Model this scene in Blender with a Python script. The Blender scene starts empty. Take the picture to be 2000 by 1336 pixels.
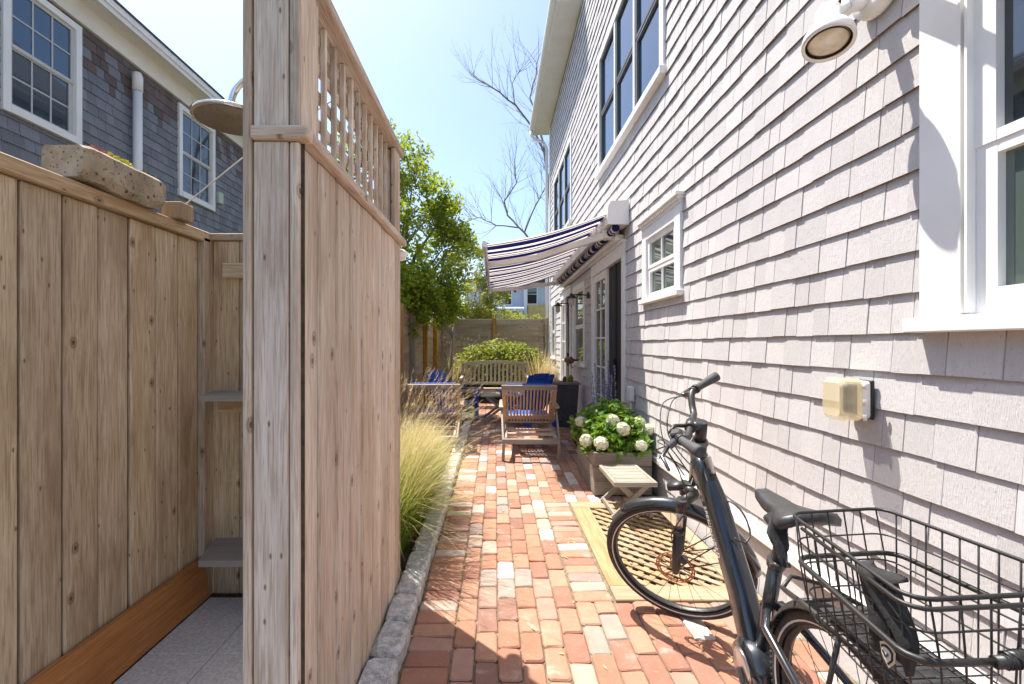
import bpy, math, random
from math import sin, cos, pi, radians, sqrt, atan2
from mathutils import Vector, Matrix, Quaternion
random.seed(7)
R = random.random
U = random.uniform
SC = bpy.context.scene
COL = SC.collection

# ------------------------------------------------------------------ camera, sky, sun
F, H, VX, VY = 888.9, 1.39, 967.0, 672.0          # focal length (px of the 2000 px photograph), eye height, vanishing point
cd = bpy.data.cameras.new('camera'); cam = bpy.data.objects.new('camera', cd); COL.objects.link(cam)
cam.location = (0, 0, H); cam.rotation_euler = (radians(90), 0, 0)
cd.lens = 16; cd.sensor_width = 36; cd.shift_x = (1000 - VX) / 2000; cd.shift_y = (VY - 668) / 2000
cd.clip_start = 0.05; cd.clip_end = 3000
SC.camera = cam
SUN = Vector((0.33, -0.33, -1.0)).normalized()
w = bpy.data.worlds.new('World'); SC.world = w; w.use_nodes = True
wn = w.node_tree.nodes; wn.clear()
sky = wn.new('ShaderNodeTexSky'); sky.sky_type = 'NISHITA'; sky.sun_disc = False
sky.sun_elevation = math.asin(-SUN.z); sky.sun_rotation = atan2(-SUN.x, -SUN.y); sky.air_density = 1.0; sky.dust_density = 1.8; sky.ozone_density = 3.0
bg = wn.new('ShaderNodeBackground'); bg.inputs[1].default_value = 0.08
wo = wn.new('ShaderNodeOutputWorld')
w.node_tree.links.new(sky.outputs[0], bg.inputs[0]); w.node_tree.links.new(bg.outputs[0], wo.inputs[0])
sl = bpy.data.lights.new('sun', 'SUN'); sl.energy = 2.85; sl.angle = radians(0.53); sl.color = (1.0, 0.94, 0.85)
so = bpy.data.objects.new('sun', sl); COL.objects.link(so); so.rotation_euler = SUN.to_track_quat('-Z', 'Y').to_euler(); so.location = (-4, 6, 12)
SC.view_settings.view_transform = 'Standard'; SC.view_settings.look = 'None'; SC.view_settings.gamma = 1.0
SC.view_settings.use_curve_mapping = False; SC.view_settings.exposure = 1.78
try:
    SC.cycles.max_bounces = 8; SC.cycles.diffuse_bounces = 6; SC.cycles.glossy_bounces = 3; SC.cycles.transparent_max_bounces = 6
    SC.cycles.use_denoising = True
except Exception:
    pass

# ------------------------------------------------------------------ helpers
def P(px, py, Z):
    return Vector(((px - VX) / F * Z, Z, H + (VY - py) / F * Z))

class MB:
    def __init__(s): s.v = []; s.f = []; s.t = []; s.sm = []
    def add(s, vs, fs, t=None, smooth=False):
        b = len(s.v); s.v += [tuple(p) for p in vs]; s.f += [tuple(i + b for i in q) for q in fs]
        s.t += list(t) if t is not None else [0.0] * len(vs); s.sm += [smooth] * len(fs); return s
    def box(s, x0, x1, y0, y1, z0, z1, M=None, b=0.0):
        if b > 0:      # chamfered along all twelve edges, cheaply: two stacked rings each way
            xs, ys, zs = (x0, x1), (y0, y1), (z0, z1); vs = []; fs = []
            def ring(z, i): return [(x0 + i, y0 + b, z), (x0 + b, y0 + i, z), (x1 - b, y0 + i, z), (x1 - i, y0 + b, z), (x1 - i, y1 - b, z), (x1 - b, y1 - i, z), (x0 + b, y1 - i, z), (x0 + i, y1 - b, z)]
            for z, i in ((z0, b), (z0 + b, 0), (z1 - b, 0), (z1, b)): vs += ring(z, i)
            for k in range(3):
                for j in range(8):
                    a = k * 8 + j; c = k * 8 + (j + 1) % 8; fs.append((a, c, c + 8, a + 8))
            fs.append(tuple(range(7, -1, -1))); fs.append(tuple(range(24, 32)))
        else:
            vs = [(x0, y0, z0), (x1, y0, z0), (x1, y1, z0), (x0, y1, z0), (x0, y0, z1), (x1, y0, z1), (x1, y1, z1), (x0, y1, z1)]
            fs = [(0, 3, 2, 1), (4, 5, 6, 7), (0, 1, 5, 4), (1, 2, 6, 5), (2, 3, 7, 6), (3, 0, 4, 7)]
        if M is not None: vs = [M @ Vector(p) for p in vs]
        return s.add(vs, fs)
    def bar(s, p, q, w, d, up=(0, 0, 1), b=0.0):      # box from p to q; w across, d along "up"
        p = Vector(p); q = Vector(q); y = q - p; L = y.length; y.normalize(); u = Vector(up)
        x = y.cross(u)
        if x.length < 1e-4: x = y.cross(Vector((1, 0, 0)))
        x.normalize(); z = x.cross(y)
        M = Matrix((x, y, z)).transposed().to_4x4(); M.translation = p
        return s.box(-w / 2, w / 2, 0, L, -d / 2, d / 2, M, b)
    def tube(s, path, r, n=8, cap=True, closed=False):
        path = [Vector(p) for p in path]; m = len(path)
        rr = r if isinstance(r, (list, tuple)) else [r] * m
        vs = []; fs = []; prev = None
        for i, p in enumerate(path):
            if closed: t = path[(i + 1) % m] - path[i - 1]
            else: t = path[min(i + 1, m - 1)] - path[max(i - 1, 0)]
            if t.length < 1e-9: t = Vector((0, 0, 1))
            t.normalize()
            if prev is None:
                a = Vector((0, 0, 1)) if abs(t.z) < .9 else Vector((1, 0, 0)); x = t.cross(a).normalized()
            else:
                x = prev - t * prev.dot(t)
                x = x.normalized() if x.length > 1e-6 else t.orthogonal().normalized()
            prev = x; y = t.cross(x)
            for k in range(n):
                an = 2 * pi * k / n; vs.append(p + (x * cos(an) + y * sin(an)) * rr[i])
        for i in range(m if closed else m - 1):
            for k in range(n):
                a = i * n + k; b2 = i * n + (k + 1) % n; c = ((i + 1) % m) * n + (k + 1) % n; d = ((i + 1) % m) * n + k
                fs.append((a, b2, c, d))
        s.add(vs, fs, smooth=True)
        if cap and not closed:
            b0 = len(s.v) - len(vs)
            s.f += [tuple(b0 + k for k in range(n - 1, -1, -1)), tuple(b0 + (m - 1) * n + k for k in range(n))]; s.sm += [False, False]
        return s
    def lathe(s, prof, M=None, n=20, t=None):         # prof: (radius, z) pairs
        vs = []; fs = []
        for r, z in prof:
            for k in range(n): an = 2 * pi * k / n; vs.append(Vector((r * cos(an), r * sin(an), z)))
        if M is not None: vs = [M @ p for p in vs]
        for i in range(len(prof) - 1):
            for k in range(n): fs.append((i * n + k, i * n + (k + 1) % n, (i + 1) * n + (k + 1) % n, (i + 1) * n + k))
        return s.add(vs, fs, smooth=True)
    def loft(s, rings, cap=True, smooth=True):
        n = len(rings[0]); vs = [p for r in rings for p in r]; fs = []
        for i in range(len(rings) - 1):
            for k in range(n): fs.append((i * n + k, i * n + (k + 1) % n, (i + 1) * n + (k + 1) % n, (i + 1) * n + k))
        if cap: fs += [tuple(range(n - 1, -1, -1)), tuple((len(rings) - 1) * n + k for k in range(n))]
        return s.add(vs, fs, smooth=smooth)
    def mesh(s, name, off=(0, 0, 0)):
        ox, oy, oz = off
        me = bpy.data.meshes.new(name)
        me.from_pydata([(x - ox, y - oy, z - oz) for x, y, z in s.v], [], s.f)
        me.polygons.foreach_set('use_smooth', s.sm)
        if any(s.t):
            a = me.attributes.new('t', 'FLOAT', 'POINT'); a.data.foreach_set('value', s.t)
        me.update(); return me

def catmull(pts, n=5):      # Catmull-Rom through the points
    pts = [Vector(p) for p in pts]; out = []
    for i in range(len(pts) - 1):
        a, b_, c, d = pts[max(i - 1, 0)], pts[i], pts[i + 1], pts[min(i + 2, len(pts) - 1)]
        for k in range(n):
            t_ = k / n; out.append(.5 * ((2 * b_) + (c - a) * t_ + (2 * a - 5 * b_ + 4 * c - d) * t_ ** 2 + (3 * b_ - a - 3 * c + d) * t_ ** 3))
    out.append(pts[-1]); return out
OFF = {}
def obj(name, mb, mat, parent=None, kind=None):
    """one mesh object from an MB in world coordinates (or local ones under a thing at the origin)"""
    off = OFF.get(parent.name, (0, 0, 0)) if parent else (0, 0, 0)
    me = mb.mesh(name, off) if isinstance(mb, MB) else mb
    if mat: me.materials.append(mat)
    o = bpy.data.objects.new(name, me); COL.objects.link(o)
    if parent: o.parent = parent; OFF[o.name] = off
    if kind: o['kind'] = kind
    return o
def solo(name, mb, mat, base, label=None, cat=None, group=None, kind=None):
    """a one-mesh top-level thing with its origin at base"""
    me = mb.mesh(name, base); me.materials.append(mat)
    o = bpy.data.objects.new(name, me); COL.objects.link(o); o.location = base
    tag(o, label, cat, group, kind); OFF[o.name] = tuple(base); return o
def tag(o, label=None, cat=None, group=None, kind=None):
    if label: o['label'] = label
    if cat: o['category'] = cat
    if group: o['group'] = group
    if kind: o['kind'] = kind
def thing(name, label, cat, base=(0, 0, 0), group=None, kind=None):
    o = bpy.data.objects.new(name, None); COL.objects.link(o); o.location = base; o.empty_display_size = .1
    tag(o, label, cat, group, kind); OFF[o.name] = tuple(base); return o
def copy_tree(o, parent=None):
    c = o.copy(); COL.objects.link(c)
    if parent: c.parent = parent
    for ch in list(o.children): copy_tree(ch, c)
    return c
def piece(name, me, parent, loc, rot=(0, 0, 0), scale=(1, 1, 1)):
    o = bpy.data.objects.new(name, me); COL.objects.link(o); o.parent = parent
    off = OFF.get(parent.name, (0, 0, 0)); o.location = (loc[0] - off[0], loc[1] - off[1], loc[2] - off[2])
    o.rotation_euler = rot; o.scale = scale; return o

# ------------------------------------------------------------------ materials
def s2l(r, g, b):
    f = lambda c: (c / 255 / 12.92) if c / 255 <= .04045 else ((c / 255 + .055) / 1.055) ** 2.4
    return (f(r), f(g), f(b), 1)
class NT:
    def __init__(s, name):
        s.m = bpy.data.materials.new(name); s.m.use_nodes = True; s.t = s.m.node_tree; s.b = s.t.nodes['Principled BSDF']; s.out = s.t.nodes['Material Output']
    def n(s, typ, *ins, **kw):
        x = s.t.nodes.new('ShaderNode' + typ)
        for k, v in kw.items(): setattr(x, k, v)
        for i, v in enumerate(ins): s.set(x, i, v)
        return x
    def set(s, x, i, v):
        if v is None: return
        if hasattr(v, 'is_output') or isinstance(v, bpy.types.NodeSocket): s.t.links.new(v, x.inputs[i])
        else: x.inputs[i].default_value = v
    def math(s, op, a, b=None, c=None): return s.n('Math', a, b, c, operation=op).outputs[0]
    def mix(s, f, a, b, blend='MIX'):
        x = s.n('Mix', data_type='RGBA', blend_type=blend); s.set(x, 0, f); s.set(x, 6, a); s.set(x, 7, b); return x.outputs[2]
    def ramp(s, f, *stops, interp='LINEAR'):
        x = s.n('ValToRGB', f); r = x.color_ramp; r.interpolation = interp
        while len(r.elements) > 1: r.elements.remove(r.elements[-1])
        for k, (p, c) in enumerate(stops):
            if k == 0: e = r.elements[0]; e.position = p
            else: e = r.elements.new(p)
            e.color = c if isinstance(c, tuple) else (c, c, c, 1)
        return x.outputs[0]
    def noise(s, vec, scale, detail=4, rough=.55, dist=0.0):
        x = s.n('TexNoise'); s.set(x, 'Vector', vec); x.inputs['Scale'].default_value = scale; x.inputs['Detail'].default_value = detail
        x.inputs['Roughness'].default_value = rough; x.inputs['Distortion'].default_value = dist; return x
    def rnd(s):
        oi = s.n('ObjectInfo'); g = s.n('NewGeometry')
        return s.math('FRACT', s.math('ADD', oi.outputs['Random'], g.outputs['Random Per Island']))
    def coords(s, r=None, k=37.0):
        c = s.n('TexCoord').outputs['Object']
        if r is None: return c
        cb = s.n('CombineXYZ', s.math('MULTIPLY', r, k), s.math('MULTIPLY', r, k * 1.7), s.math('MULTIPLY', r, k * .6))
        return s.n('VectorMath', c, cb.outputs[0], operation='ADD').outputs[0]
    def scale(s, v, sc): return s.n('VectorMath', v, sc, operation='MULTIPLY').outputs[0]
    def bump(s, h, strength, dist=.01):
        x = s.n('Bump'); x.inputs['Strength'].default_value = strength; x.inputs['Distance'].default_value = dist; s.set(x, 'Height', h)
        s.t.links.new(x.outputs[0], s.b.inputs['Normal'])
    def col(s, c): s.set(s.b, 'Base Color', c)

def plain(name, c, rough=.6, metal=0.0, spec=.5, coat=0.0):
    t = NT(name); t.b.inputs['Base Color'].default_value = c; t.b.inputs['Roughness'].default_value = rough; t.b.inputs['Metallic'].default_value = metal
    t.b.inputs['Specular IOR Level'].default_value = spec; t.b.inputs['Coat Weight'].default_value = coat; return t.m
def noisy(name, c1, c2, scale=8, rough=.8, bump=.2, var=.12, det=6, dist=.01, stretch=(1, 1, 1), metal=0.0, lo=.35, hi=.65):
    t = NT(name); r = t.rnd(); v = t.scale(t.coords(r), stretch); n = t.noise(v, scale, det, .6)
    c = t.mix(t.ramp(n.outputs[0], (lo, 0.0), (hi, 1.0)), c1, c2)
    hs = t.n('HueSaturation'); t.set(hs, 'Value', t.math('MULTIPLY_ADD', r, var, 1 - var / 2)); t.set(hs, 'Color', c)
    t.col(hs.outputs[0]); t.b.inputs['Roughness'].default_value = rough; t.b.inputs['Metallic'].default_value = metal
    if bump: t.bump(n.outputs[0], bump, dist)
    return t.m
def wood(name, c1, c2, cd, axis='Z', across=42, along=2.4, var=.22, rough=.78, bump=.35, knots=.70, green=0.0):
    t = NT(name); r = t.rnd(); v = t.coords(r)
    ax = 'XYZ'.index(axis)
    sx = t.n('SeparateXYZ', v); oth = [k for k in range(3) if k != ax]
    uu = t.math('ADD', sx.outputs[oth[0]], sx.outputs[oth[1]])
    vo = t.n('TexVoronoi', t.n('CombineXYZ', t.math('MULTIPLY', uu, 6.5), t.math('MULTIPLY', sx.outputs[ax], 4.2), 0.0).outputs[0], voronoi_dimensions='2D'); vo.inputs['Scale'].default_value = 1.0
    vs_ = t.n('TexVoronoi', t.n('CombineXYZ', t.math('MULTIPLY', uu, 26.0), t.math('MULTIPLY', sx.outputs[ax], 11.0), 0.0).outputs[0], voronoi_dimensions='2D'); vs_.inputs['Scale'].default_value = 1.0
    speck = t.math('MULTIPLY', t.math('GREATER_THAN', t.n('SeparateColor', vs_.outputs['Color']).outputs[1], .92 + .08 * (knots > .9)), t.ramp(vs_.outputs['Distance'], (.05, 1.0), (.13, 0.0)))
    sep = t.n('SeparateColor', vo.outputs['Color'])
    sel = t.math('GREATER_THAN', sep.outputs[0], t.math('MULTIPLY_ADD', t.math('FRACT', t.math('MULTIPLY', r, 5.7)), .35, knots - .12))
    near = t.math('MULTIPLY', sel, t.ramp(vo.outputs['Distance'], (0.0, 1.0), (.34, 0.0)))
    kn = t.math('MULTIPLY', sel, t.ramp(vo.outputs['Distance'], (0.0, 1.0), (.035, .8), (.055, .2), (.075, .6), (.095, .25), (.12, 0.0)))
    gs = [across] * 3; gs[ax] = along
    gv = t.n('VectorMath', t.scale(v, tuple(gs)), t.n('CombineXYZ', near, near, near).outputs[0], operation='ADD').outputs[0]
    g = t.noise(gv, 1.0, 7, .68, .35)
    fs = [across * 4.5] * 3; fs[ax] = along * 3
    g2 = t.noise(t.scale(v, tuple(fs)), 1.0, 3, .6)
    bs = [5.0] * 3; bs[ax] = 1.1
    b = t.noise(t.scale(v, tuple(bs)), 1.0, 5, .65, .4)
    c = t.mix(t.ramp(g.outputs[0], (.36, 0.0), (.62, 1.0)), c1, c2)
    c = t.mix(t.ramp(g2.outputs[0], (.34, .7), (.54, 0.0)), c, cd)
    c = t.mix(t.ramp(b.outputs[0], (.44, 0.0), (.70, .85)), c, cd)
    if green: c = t.mix(t.ramp(b.outputs[0], (.28, green), (.48, 0.0)), c, s2l(150, 145, 95))
    kn = t.math('MAXIMUM', kn, t.math('MULTIPLY', speck, .8))
    c = t.mix(kn, c, (cd[0] * .33, cd[1] * .30, cd[2] * .27, 1))
    hs = t.n('HueSaturation'); t.set(hs, 'Value', t.math('MULTIPLY_ADD', r, var, 1 - var / 2)); t.set(hs, 'Saturation', t.math('MULTIPLY_ADD', t.math('FRACT', t.math('MULTIPLY', r, 7.3)), .3, .85)); t.set(hs, 'Color', c)
    t.col(hs.outputs[0]); t.b.inputs['Roughness'].default_value = rough; t.b.inputs['Specular IOR Level'].default_value = .25
    t.bump(t.math('ADD', t.math('MULTIPLY', g.outputs[0], .6), t.math('SUBTRACT', t.math('MULTIPLY', g2.outputs[0], .7), t.math('MULTIPLY', kn, .5))), bump, .004)
    return t.m

M = {}
for ax in 'XYZ':
    M['fence' + ax] = wood('fence_wood_' + ax, (.50, .385, .26, 1), (.67, .56, .42, 1), (.28, .185, .105, 1), ax, var=.36, green=.35)
    M['pale' + ax] = wood('pale_cedar_' + ax, (.58, .475, .38, 1), (.74, .65, .565, 1), (.36, .26, .18, 1), ax, var=.34)
    M['grey' + ax] = wood('grey_boards_' + ax, (.37, .295, .205, 1), (.47, .39, .285, 1), (.24, .175, .115, 1), ax, var=.22)
    M['teak' + ax] = wood('teak_' + ax, (.52, .36, .25, 1), (.63, .48, .36, 1), (.38, .25, .155, 1), ax, across=70, knots=.97, var=.14, bump=.2)
    M['bench' + ax] = wood('bench_wood_' + ax, (.44, .385, .30, 1), (.54, .48, .385, 1), (.32, .265, .20, 1), ax, across=70, knots=.97, var=.12, bump=.2)
    M['silver' + ax] = wood('silvered_teak_' + ax, (.33, .29, .24, 1), (.43, .39, .335, 1), (.22, .18, .135, 1), ax, across=80, knots=.97, var=.10, bump=.2)
    M['lat' + ax] = wood('treated_pine_' + ax, (.36, .255, .145, 1), (.45, .34, .21, 1), (.25, .16, .08, 1), ax, across=45, knots=.9, var=.14)
    M['plant' + ax] = wood('planter_grey_' + ax, (.25, .225, .19, 1), (.32, .29, .25, 1), (.17, .145, .115, 1), ax, across=60, knots=.97, var=.2)
M['seam'] = noisy('dark_tongue', (.045, .033, .022, 1), (.10, .075, .05, 1), 20, .9, .2, 0)  # near-black brown for board tongues, deepens the thin seams by colour
M['cedar'] = wood('red_cedar_Y', (.40, .19, .085, 1), (.50, .26, .13, 1), (.29, .125, .05, 1), 'Y', across=55, along=2.0, knots=.985, var=.05, rough=.6, bump=.12)
M['orange_post'] = wood('yellow_post_Z', (.46, .25, .05, 1), (.54, .32, .08, 1), (.33, .16, .03, 1), 'Z', knots=.95)
M['white'] = noisy('white_trim_paint', (.78, .77, .75, 1), (.84, .83, .81, 1), 3, .5, .04, .04)
M['cream'] = noisy('cream_trim_paint', (.74, .71, .65, 1), (.80, .78, .73, 1), 3, .5, .04, .04)
M['metalwhite'] = plain('white_enamel', (.80, .78, .75, 1), .35)
M['black'] = plain('black_iron', (.018, .017, .016, 1), .45)
M['dark'] = plain('dark_opening', (.010, .011, .012, 1), .6)
M['screen'] = noisy('insect_screen', (.022, .023, .024, 1), (.032, .033, .034, 1), 90, .75, .1, .05)
M['soil'] = noisy('soil', (.050, .033, .020, 1), (.095, .065, .042, 1), 30, .95, .8, 0)
M['ground'] = noisy('garden_ground', (.055, .060, .022, 1), (.12, .10, .055, 1), 3, .95, .5, 0)
M['sand'] = noisy('joint_sand', (.11, .095, .055, 1), (.25, .19, .13, 1), 22, .95, .7, 0)
M['composite'] = noisy('grey_composite', (.27, .25, .235, 1), (.33, .31, .29, 1), 14, .7, .1, .06, stretch=(.2, 3, 3))
M['blue'] = noisy('blue_paint', (.014, .070, .40, 1), (.022, .10, .52, 1), 6, .32, .05, .10)
M['bluecloth'] = noisy('blue_cushion_cloth', (.03, .09, .42, 1), (.05, .14, .55, 1), 60, .9, .15, .06)
M['terracotta'] = noisy('rust_brown', (.13, .035, .022, 1), (.19, .055, .032, 1), 18, .6, .2, 0)
M['darkpot'] = noisy('charcoal_planter', (.040, .040, .042, 1), (.062, .061, .063, 1), 10, .6, .15, .06)
M['chrome'] = plain('chrome', (.75, .75, .74, 1), .16, 1.0)
M['rubber'] = noisy('tyre_rubber', (.022, .020, .019, 1), (.034, .031, .029, 1), 50, .7, .25, 0)
M['frame'] = plain('charcoal_gloss_paint', (.055, .060, .068, 1), .25, .6, .5, .7)
M['blackpl'] = noisy('black_plastic', (.024, .024, .025, 1), (.042, .041, .040, 1), 40, .42, .1, .3)
M['grip'] = noisy('grip_rubber', (.055, .055, .056, 1), (.075, .075, .076, 1), 120, .7, .2, 0)
M['alloy'] = plain('dark_alloy', (.16, .16, .165, 1), .32, .9)
M['silver'] = plain('silver_alloy', (.62, .60, .58, 1), .28, .9)
M['rust'] = noisy('rusty_steel', (.30, .12, .045, 1), (.50, .30, .17, 1), 60, .5, .2, 0, metal=.5)
M['cloth_black'] = noisy('black_cloth', (.014, .014, .014, 1), (.030, .030, .030, 1), 22, .9, .5, 0)
M['reflex'] = plain('reflective_stripe', (.62, .60, .56, 1), .4)

def glass(name, c, rough=.03, spec=.6):
    t = NT(name); t.b.inputs['Base Color'].default_value = c; t.b.inputs['Roughness'].default_value = rough; t.b.inputs['Specular IOR Level'].default_value = spec
    t.b.inputs['IOR'].default_value = 1.9; n = t.noise(t.coords(), 1.6, 2); t.bump(n.outputs[0], .03, .01); return t.m
M['glass'] = glass('window_glass', (.012, .018, .024, 1))
M['glassblue'] = glass('blue_tinted_glass', (.006, .030, .070, 1))
M['glassgreen'] = glass('greenish_glass', (.085, .115, .10, 1))
t = NT('clear_amber_plastic'); t.b.inputs['Base Color'].default_value = (.80, .68, .42, 1); t.b.inputs['Alpha'].default_value = .5; t.b.inputs['Roughness'].default_value = .12; M['amber'] = t.m
t = NT('frosted_lens'); t.b.inputs['Base Color'].default_value = (.80, .68, .50, 1); t.b.inputs['Roughness'].default_value = .15; nn = t.noise(t.coords(), 14, 3); t.col(t.mix(t.ramp(nn.outputs[0], (.35, 0.0), (.7, 1.0)), (.52, .42, .29, 1), (.78, .72, .62, 1))); M['lens'] = t.m

# bricks: colour drawn per brick
t = NT('old_paving_brick'); r = t.rnd(); v = t.coords(r)
base = t.ramp(t.math('FRACT', t.math('MULTIPLY', r, 17.31)), (0.0, (.33, .125, .066, 1)), (.15, (.38, .165, .092, 1)), (.31, (.28, .10, .058, 1)), (.43, (.41, .20, .12, 1)), (.57, (.37, .195, .14, 1)), (.66, (.46, .31, .24, 1)), (.76, (.20, .082, .056, 1)), (.82, (.25, .195, .17, 1)), (.87, (.58, .50, .44, 1)), (.965, (.32, .25, .21, 1)), interp='CONSTANT')
n1 = t.noise(v, 16, 6, .65); n2 = t.noise(v, 70, 4, .7); n3 = t.noise(v, 7, 5, .6, .6)
c = t.mix(t.ramp(n1.outputs[0], (.35, .45), (.62, 0.0)), base, t.mix(.55, base, (.16, .06, .04, 1)))
c = t.mix(t.ramp(n2.outputs[0], (.58, 0.0), (.75, .5)), c, (.50, .38, .31, 1))
c = t.mix(t.ramp(n3.outputs[0], (.60, 0.0), (.74, .5)), c, (.56, .46, .39, 1))
c = t.mix(t.math('MULTIPLY', n3.outputs[0], .34), c, (.52, .42, .35, 1)); t.col(c); t.b.inputs['Roughness'].default_value = .85; t.b.inputs['Specular IOR Level'].default_value = .2
t.bump(t.math('ADD', n1.outputs[0], t.math('MULTIPLY', n2.outputs[0], .4)), .55, .006); M['brick'] = t.m

# painted shingles (right-hand house) and weathered shingles (left-hand house)
def shingle_mat(name, c1, c2, cw, var, bump, wear):
    t = NT(name); r = t.rnd(); v = t.coords(r)
    g = t.noise(t.scale(v, (30, 75, 3.5)), 1.0, 5, .65); b = t.noise(v, 9, 5, .65); w2 = t.noise(t.scale(v, (20, 26, 9)), 1.0, 4, .7)
    c = t.mix(b.outputs[0], c1, c2)
    c = t.mix(t.ramp(w2.outputs[0], (.58, 0.0), (.72, wear)), c, cw)
    fine = t.noise(t.scale(v, (60, 130, 14)), 1.0, 3, .6)
    c = t.mix(t.ramp(fine.outputs[0], (.60, 0.0), (.74, .42)), c, cw)
    hs = t.n('HueSaturation'); t.set(hs, 'Value', t.math('MULTIPLY_ADD', r, var, 1 - var / 2)); t.set(hs, 'Color', c)
    t.col(hs.outputs[0]); t.b.inputs['Roughness'].default_value = .75; t.b.inputs['Specular IOR Level'].default_value = .3
    t.bump(t.math('ADD', g.outputs[0], t.math('MULTIPLY', b.outputs[0], .5)), bump, .004); return t.m
M['shingle'] = shingle_mat('painted_shingle', (.535, .51, .505, 1), (.63, .61, .605, 1), (.33, .285, .26, 1), .15, .9, .8)
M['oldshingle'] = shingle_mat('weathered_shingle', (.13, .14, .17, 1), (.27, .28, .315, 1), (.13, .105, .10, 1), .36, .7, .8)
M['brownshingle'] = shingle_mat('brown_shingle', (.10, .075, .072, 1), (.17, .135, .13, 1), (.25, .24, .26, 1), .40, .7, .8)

# granite and old stone
t = NT('granite'); r = t.rnd(); v = t.coords(r); n1 = t.noise(v, 28, 6, .7); n2 = t.noise(v, 160, 2, .6)
c = t.mix(t.ramp(n1.outputs[0], (.38, 0.0), (.62, 1.0)), (.36, .355, .345, 1), (.66, .65, .63, 1)); c = t.mix(t.ramp(n2.outputs[0], (.30, .75), (.42, 0.0)), c, (.09, .09, .095, 1))
t.col(c); t.b.inputs['Roughness'].default_value = .85; t.bump(n1.outputs[0], .7, .012); M['granite'] = t.m
t = NT('pitted_trough_stone'); v = t.coords(); n1 = t.noise(v, 9, 6, .65); vo = t.n('TexVoronoi', v); vo.inputs['Scale'].default_value = 75; vo2 = t.n('TexVoronoi', v); vo2.inputs['Scale'].default_value = 28
pit = t.ramp(vo.outputs['Distance'], (.10, 1.0), (.24, 0.0)); sp = t.n('SeparateColor', vo.outputs['Color']); pit = t.math('MULTIPLY', pit, t.math('GREATER_THAN', sp.outputs[0], .25))
pit2 = t.math('MULTIPLY', t.ramp(vo2.outputs['Distance'], (.12, 1.0), (.24, 0.0)), t.math('GREATER_THAN', t.n('SeparateColor', vo2.outputs['Color']).outputs[1], .40)); pit = t.math('MAXIMUM', pit, pit2)
c = t.mix(t.ramp(n1.outputs[0], (.35, 0.0), (.66, 1.0)), (.24, .19, .125, 1), (.44, .38, .29, 1)); c = t.mix(t.math('MULTIPLY', pit, .85), c, (.06, .045, .03, 1))
t.col(c); t.b.inputs['Roughness'].default_value = .92; t.bump(t.math('SUBTRACT', n1.outputs[0], t.math('MULTIPLY', pit, .8)), .9, .012); M['trough'] = t.m
M['tile'] = noisy('grey_shower_tile', (.46, .47, .46, 1), (.62, .62, .61, 1), 75, .75, .25, .05, 5, .004, lo=.40, hi=.60)

# vegetation
def leaf(name, c1, c2, c3, trans=.35, rough=.5):
    t = NT(name); r = t.rnd(); n = t.noise(t.coords(), 1.4, 3)
    c = t.ramp(t.math('ADD', t.math('MULTIPLY', r, .75), t.math('MULTIPLY', n.outputs[0], .3)), (.15, c1), (.5, c2), (.95, c3)); t.col(c)
    t.b.inputs['Roughness'].default_value = rough; t.b.inputs['Specular IOR Level'].default_value = .35
    tr = t.n('BsdfTranslucent', t.mix(.4, c, (.5, .6, .05, 1), 'MIX')); mx = t.n('MixShader', trans, t.b.outputs[0], tr.outputs[0]); t.t.links.new(mx.outputs[0], t.out.inputs[0]); return t.m
M['leaf_tree'] = leaf('privet_leaf', (.10, .17, .014, 1), (.22, .31, .024, 1), (.42, .46, .05, 1), .5)
M['leaf_spring'] = leaf('spring_leaf', (.20, .24, .035, 1), (.36, .36, .055, 1), (.50, .46, .14, 1), .45)
M['leaf_hyd'] = leaf('hydrangea_leaf', (.060, .155, .018, 1), (.11, .24, .022, 1), (.20, .34, .045, 1), .3)
M['leaf_hedge'] = leaf('hedge_leaf', (.075, .115, .015, 1), (.19, .22, .03, 1), (.42, .42, .07, 1), .4)
M['leaf_purple'] = leaf('sage_floret', (.17, .14, .34, 1), (.25, .21, .45, 1), (.38, .34, .55, 1), .2)
M['petal'] = leaf('hydrangea_petal', (.68, .68, .48, 1), (.80, .79, .66, 1), (.84, .82, .74, 1), .2)
M['sedum_red'] = leaf('sedum_red', (.32, .03, .04, 1), (.45, .06, .07, 1), (.55, .18, .18, 1), .1)
M['sedum_yellow'] = leaf('sedum_yellow', (.50, .42, .02, 1), (.62, .55, .03, 1), (.50, .52, .05, 1), .1)
def grass_mat(name, g1, g2, tan1, tan2, pos):
    t = NT(name); r = t.rnd(); a = t.n('Attribute', attribute_name='t').outputs['Fac']
    f = t.math('ADD', a, t.math('MULTIPLY', t.math('SUBTRACT', r, .5), .45))
    c = t.ramp(f, (0.0, g1), (pos * .6, g2), (pos, tan1), (1.0, tan2)); t.col(c); t.b.inputs['Roughness'].default_value = .6
    tr = t.n('BsdfTranslucent', c); mx = t.n('MixShader', .35, t.b.outputs[0], tr.outputs[0]); t.t.links.new(mx.outputs[0], t.out.inputs[0]); return t.m
M['grass'] = grass_mat('fountain_grass', (.09, .20, .010, 1), (.25, .39, .022, 1), (.56, .46, .20, 1), (.70, .57, .36, 1), .80)
M['drygrass'] = grass_mat('dry_grass', (.13, .14, .03, 1), (.33, .29, .09, 1), (.55, .43, .20, 1), (.66, .53, .31, 1), .5)
M['bark'] = noisy('bark', (.085, .065, .052, 1), (.17, .14, .115, 1), 12, .9, .5, .2, stretch=(3, 3, .6))
M['barkpale'] = noisy('pale_bark', (.22, .19, .16, 1), (.33, .29, .245, 1), 12, .9, .4, .2, stretch=(3, 3, .6))

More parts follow.
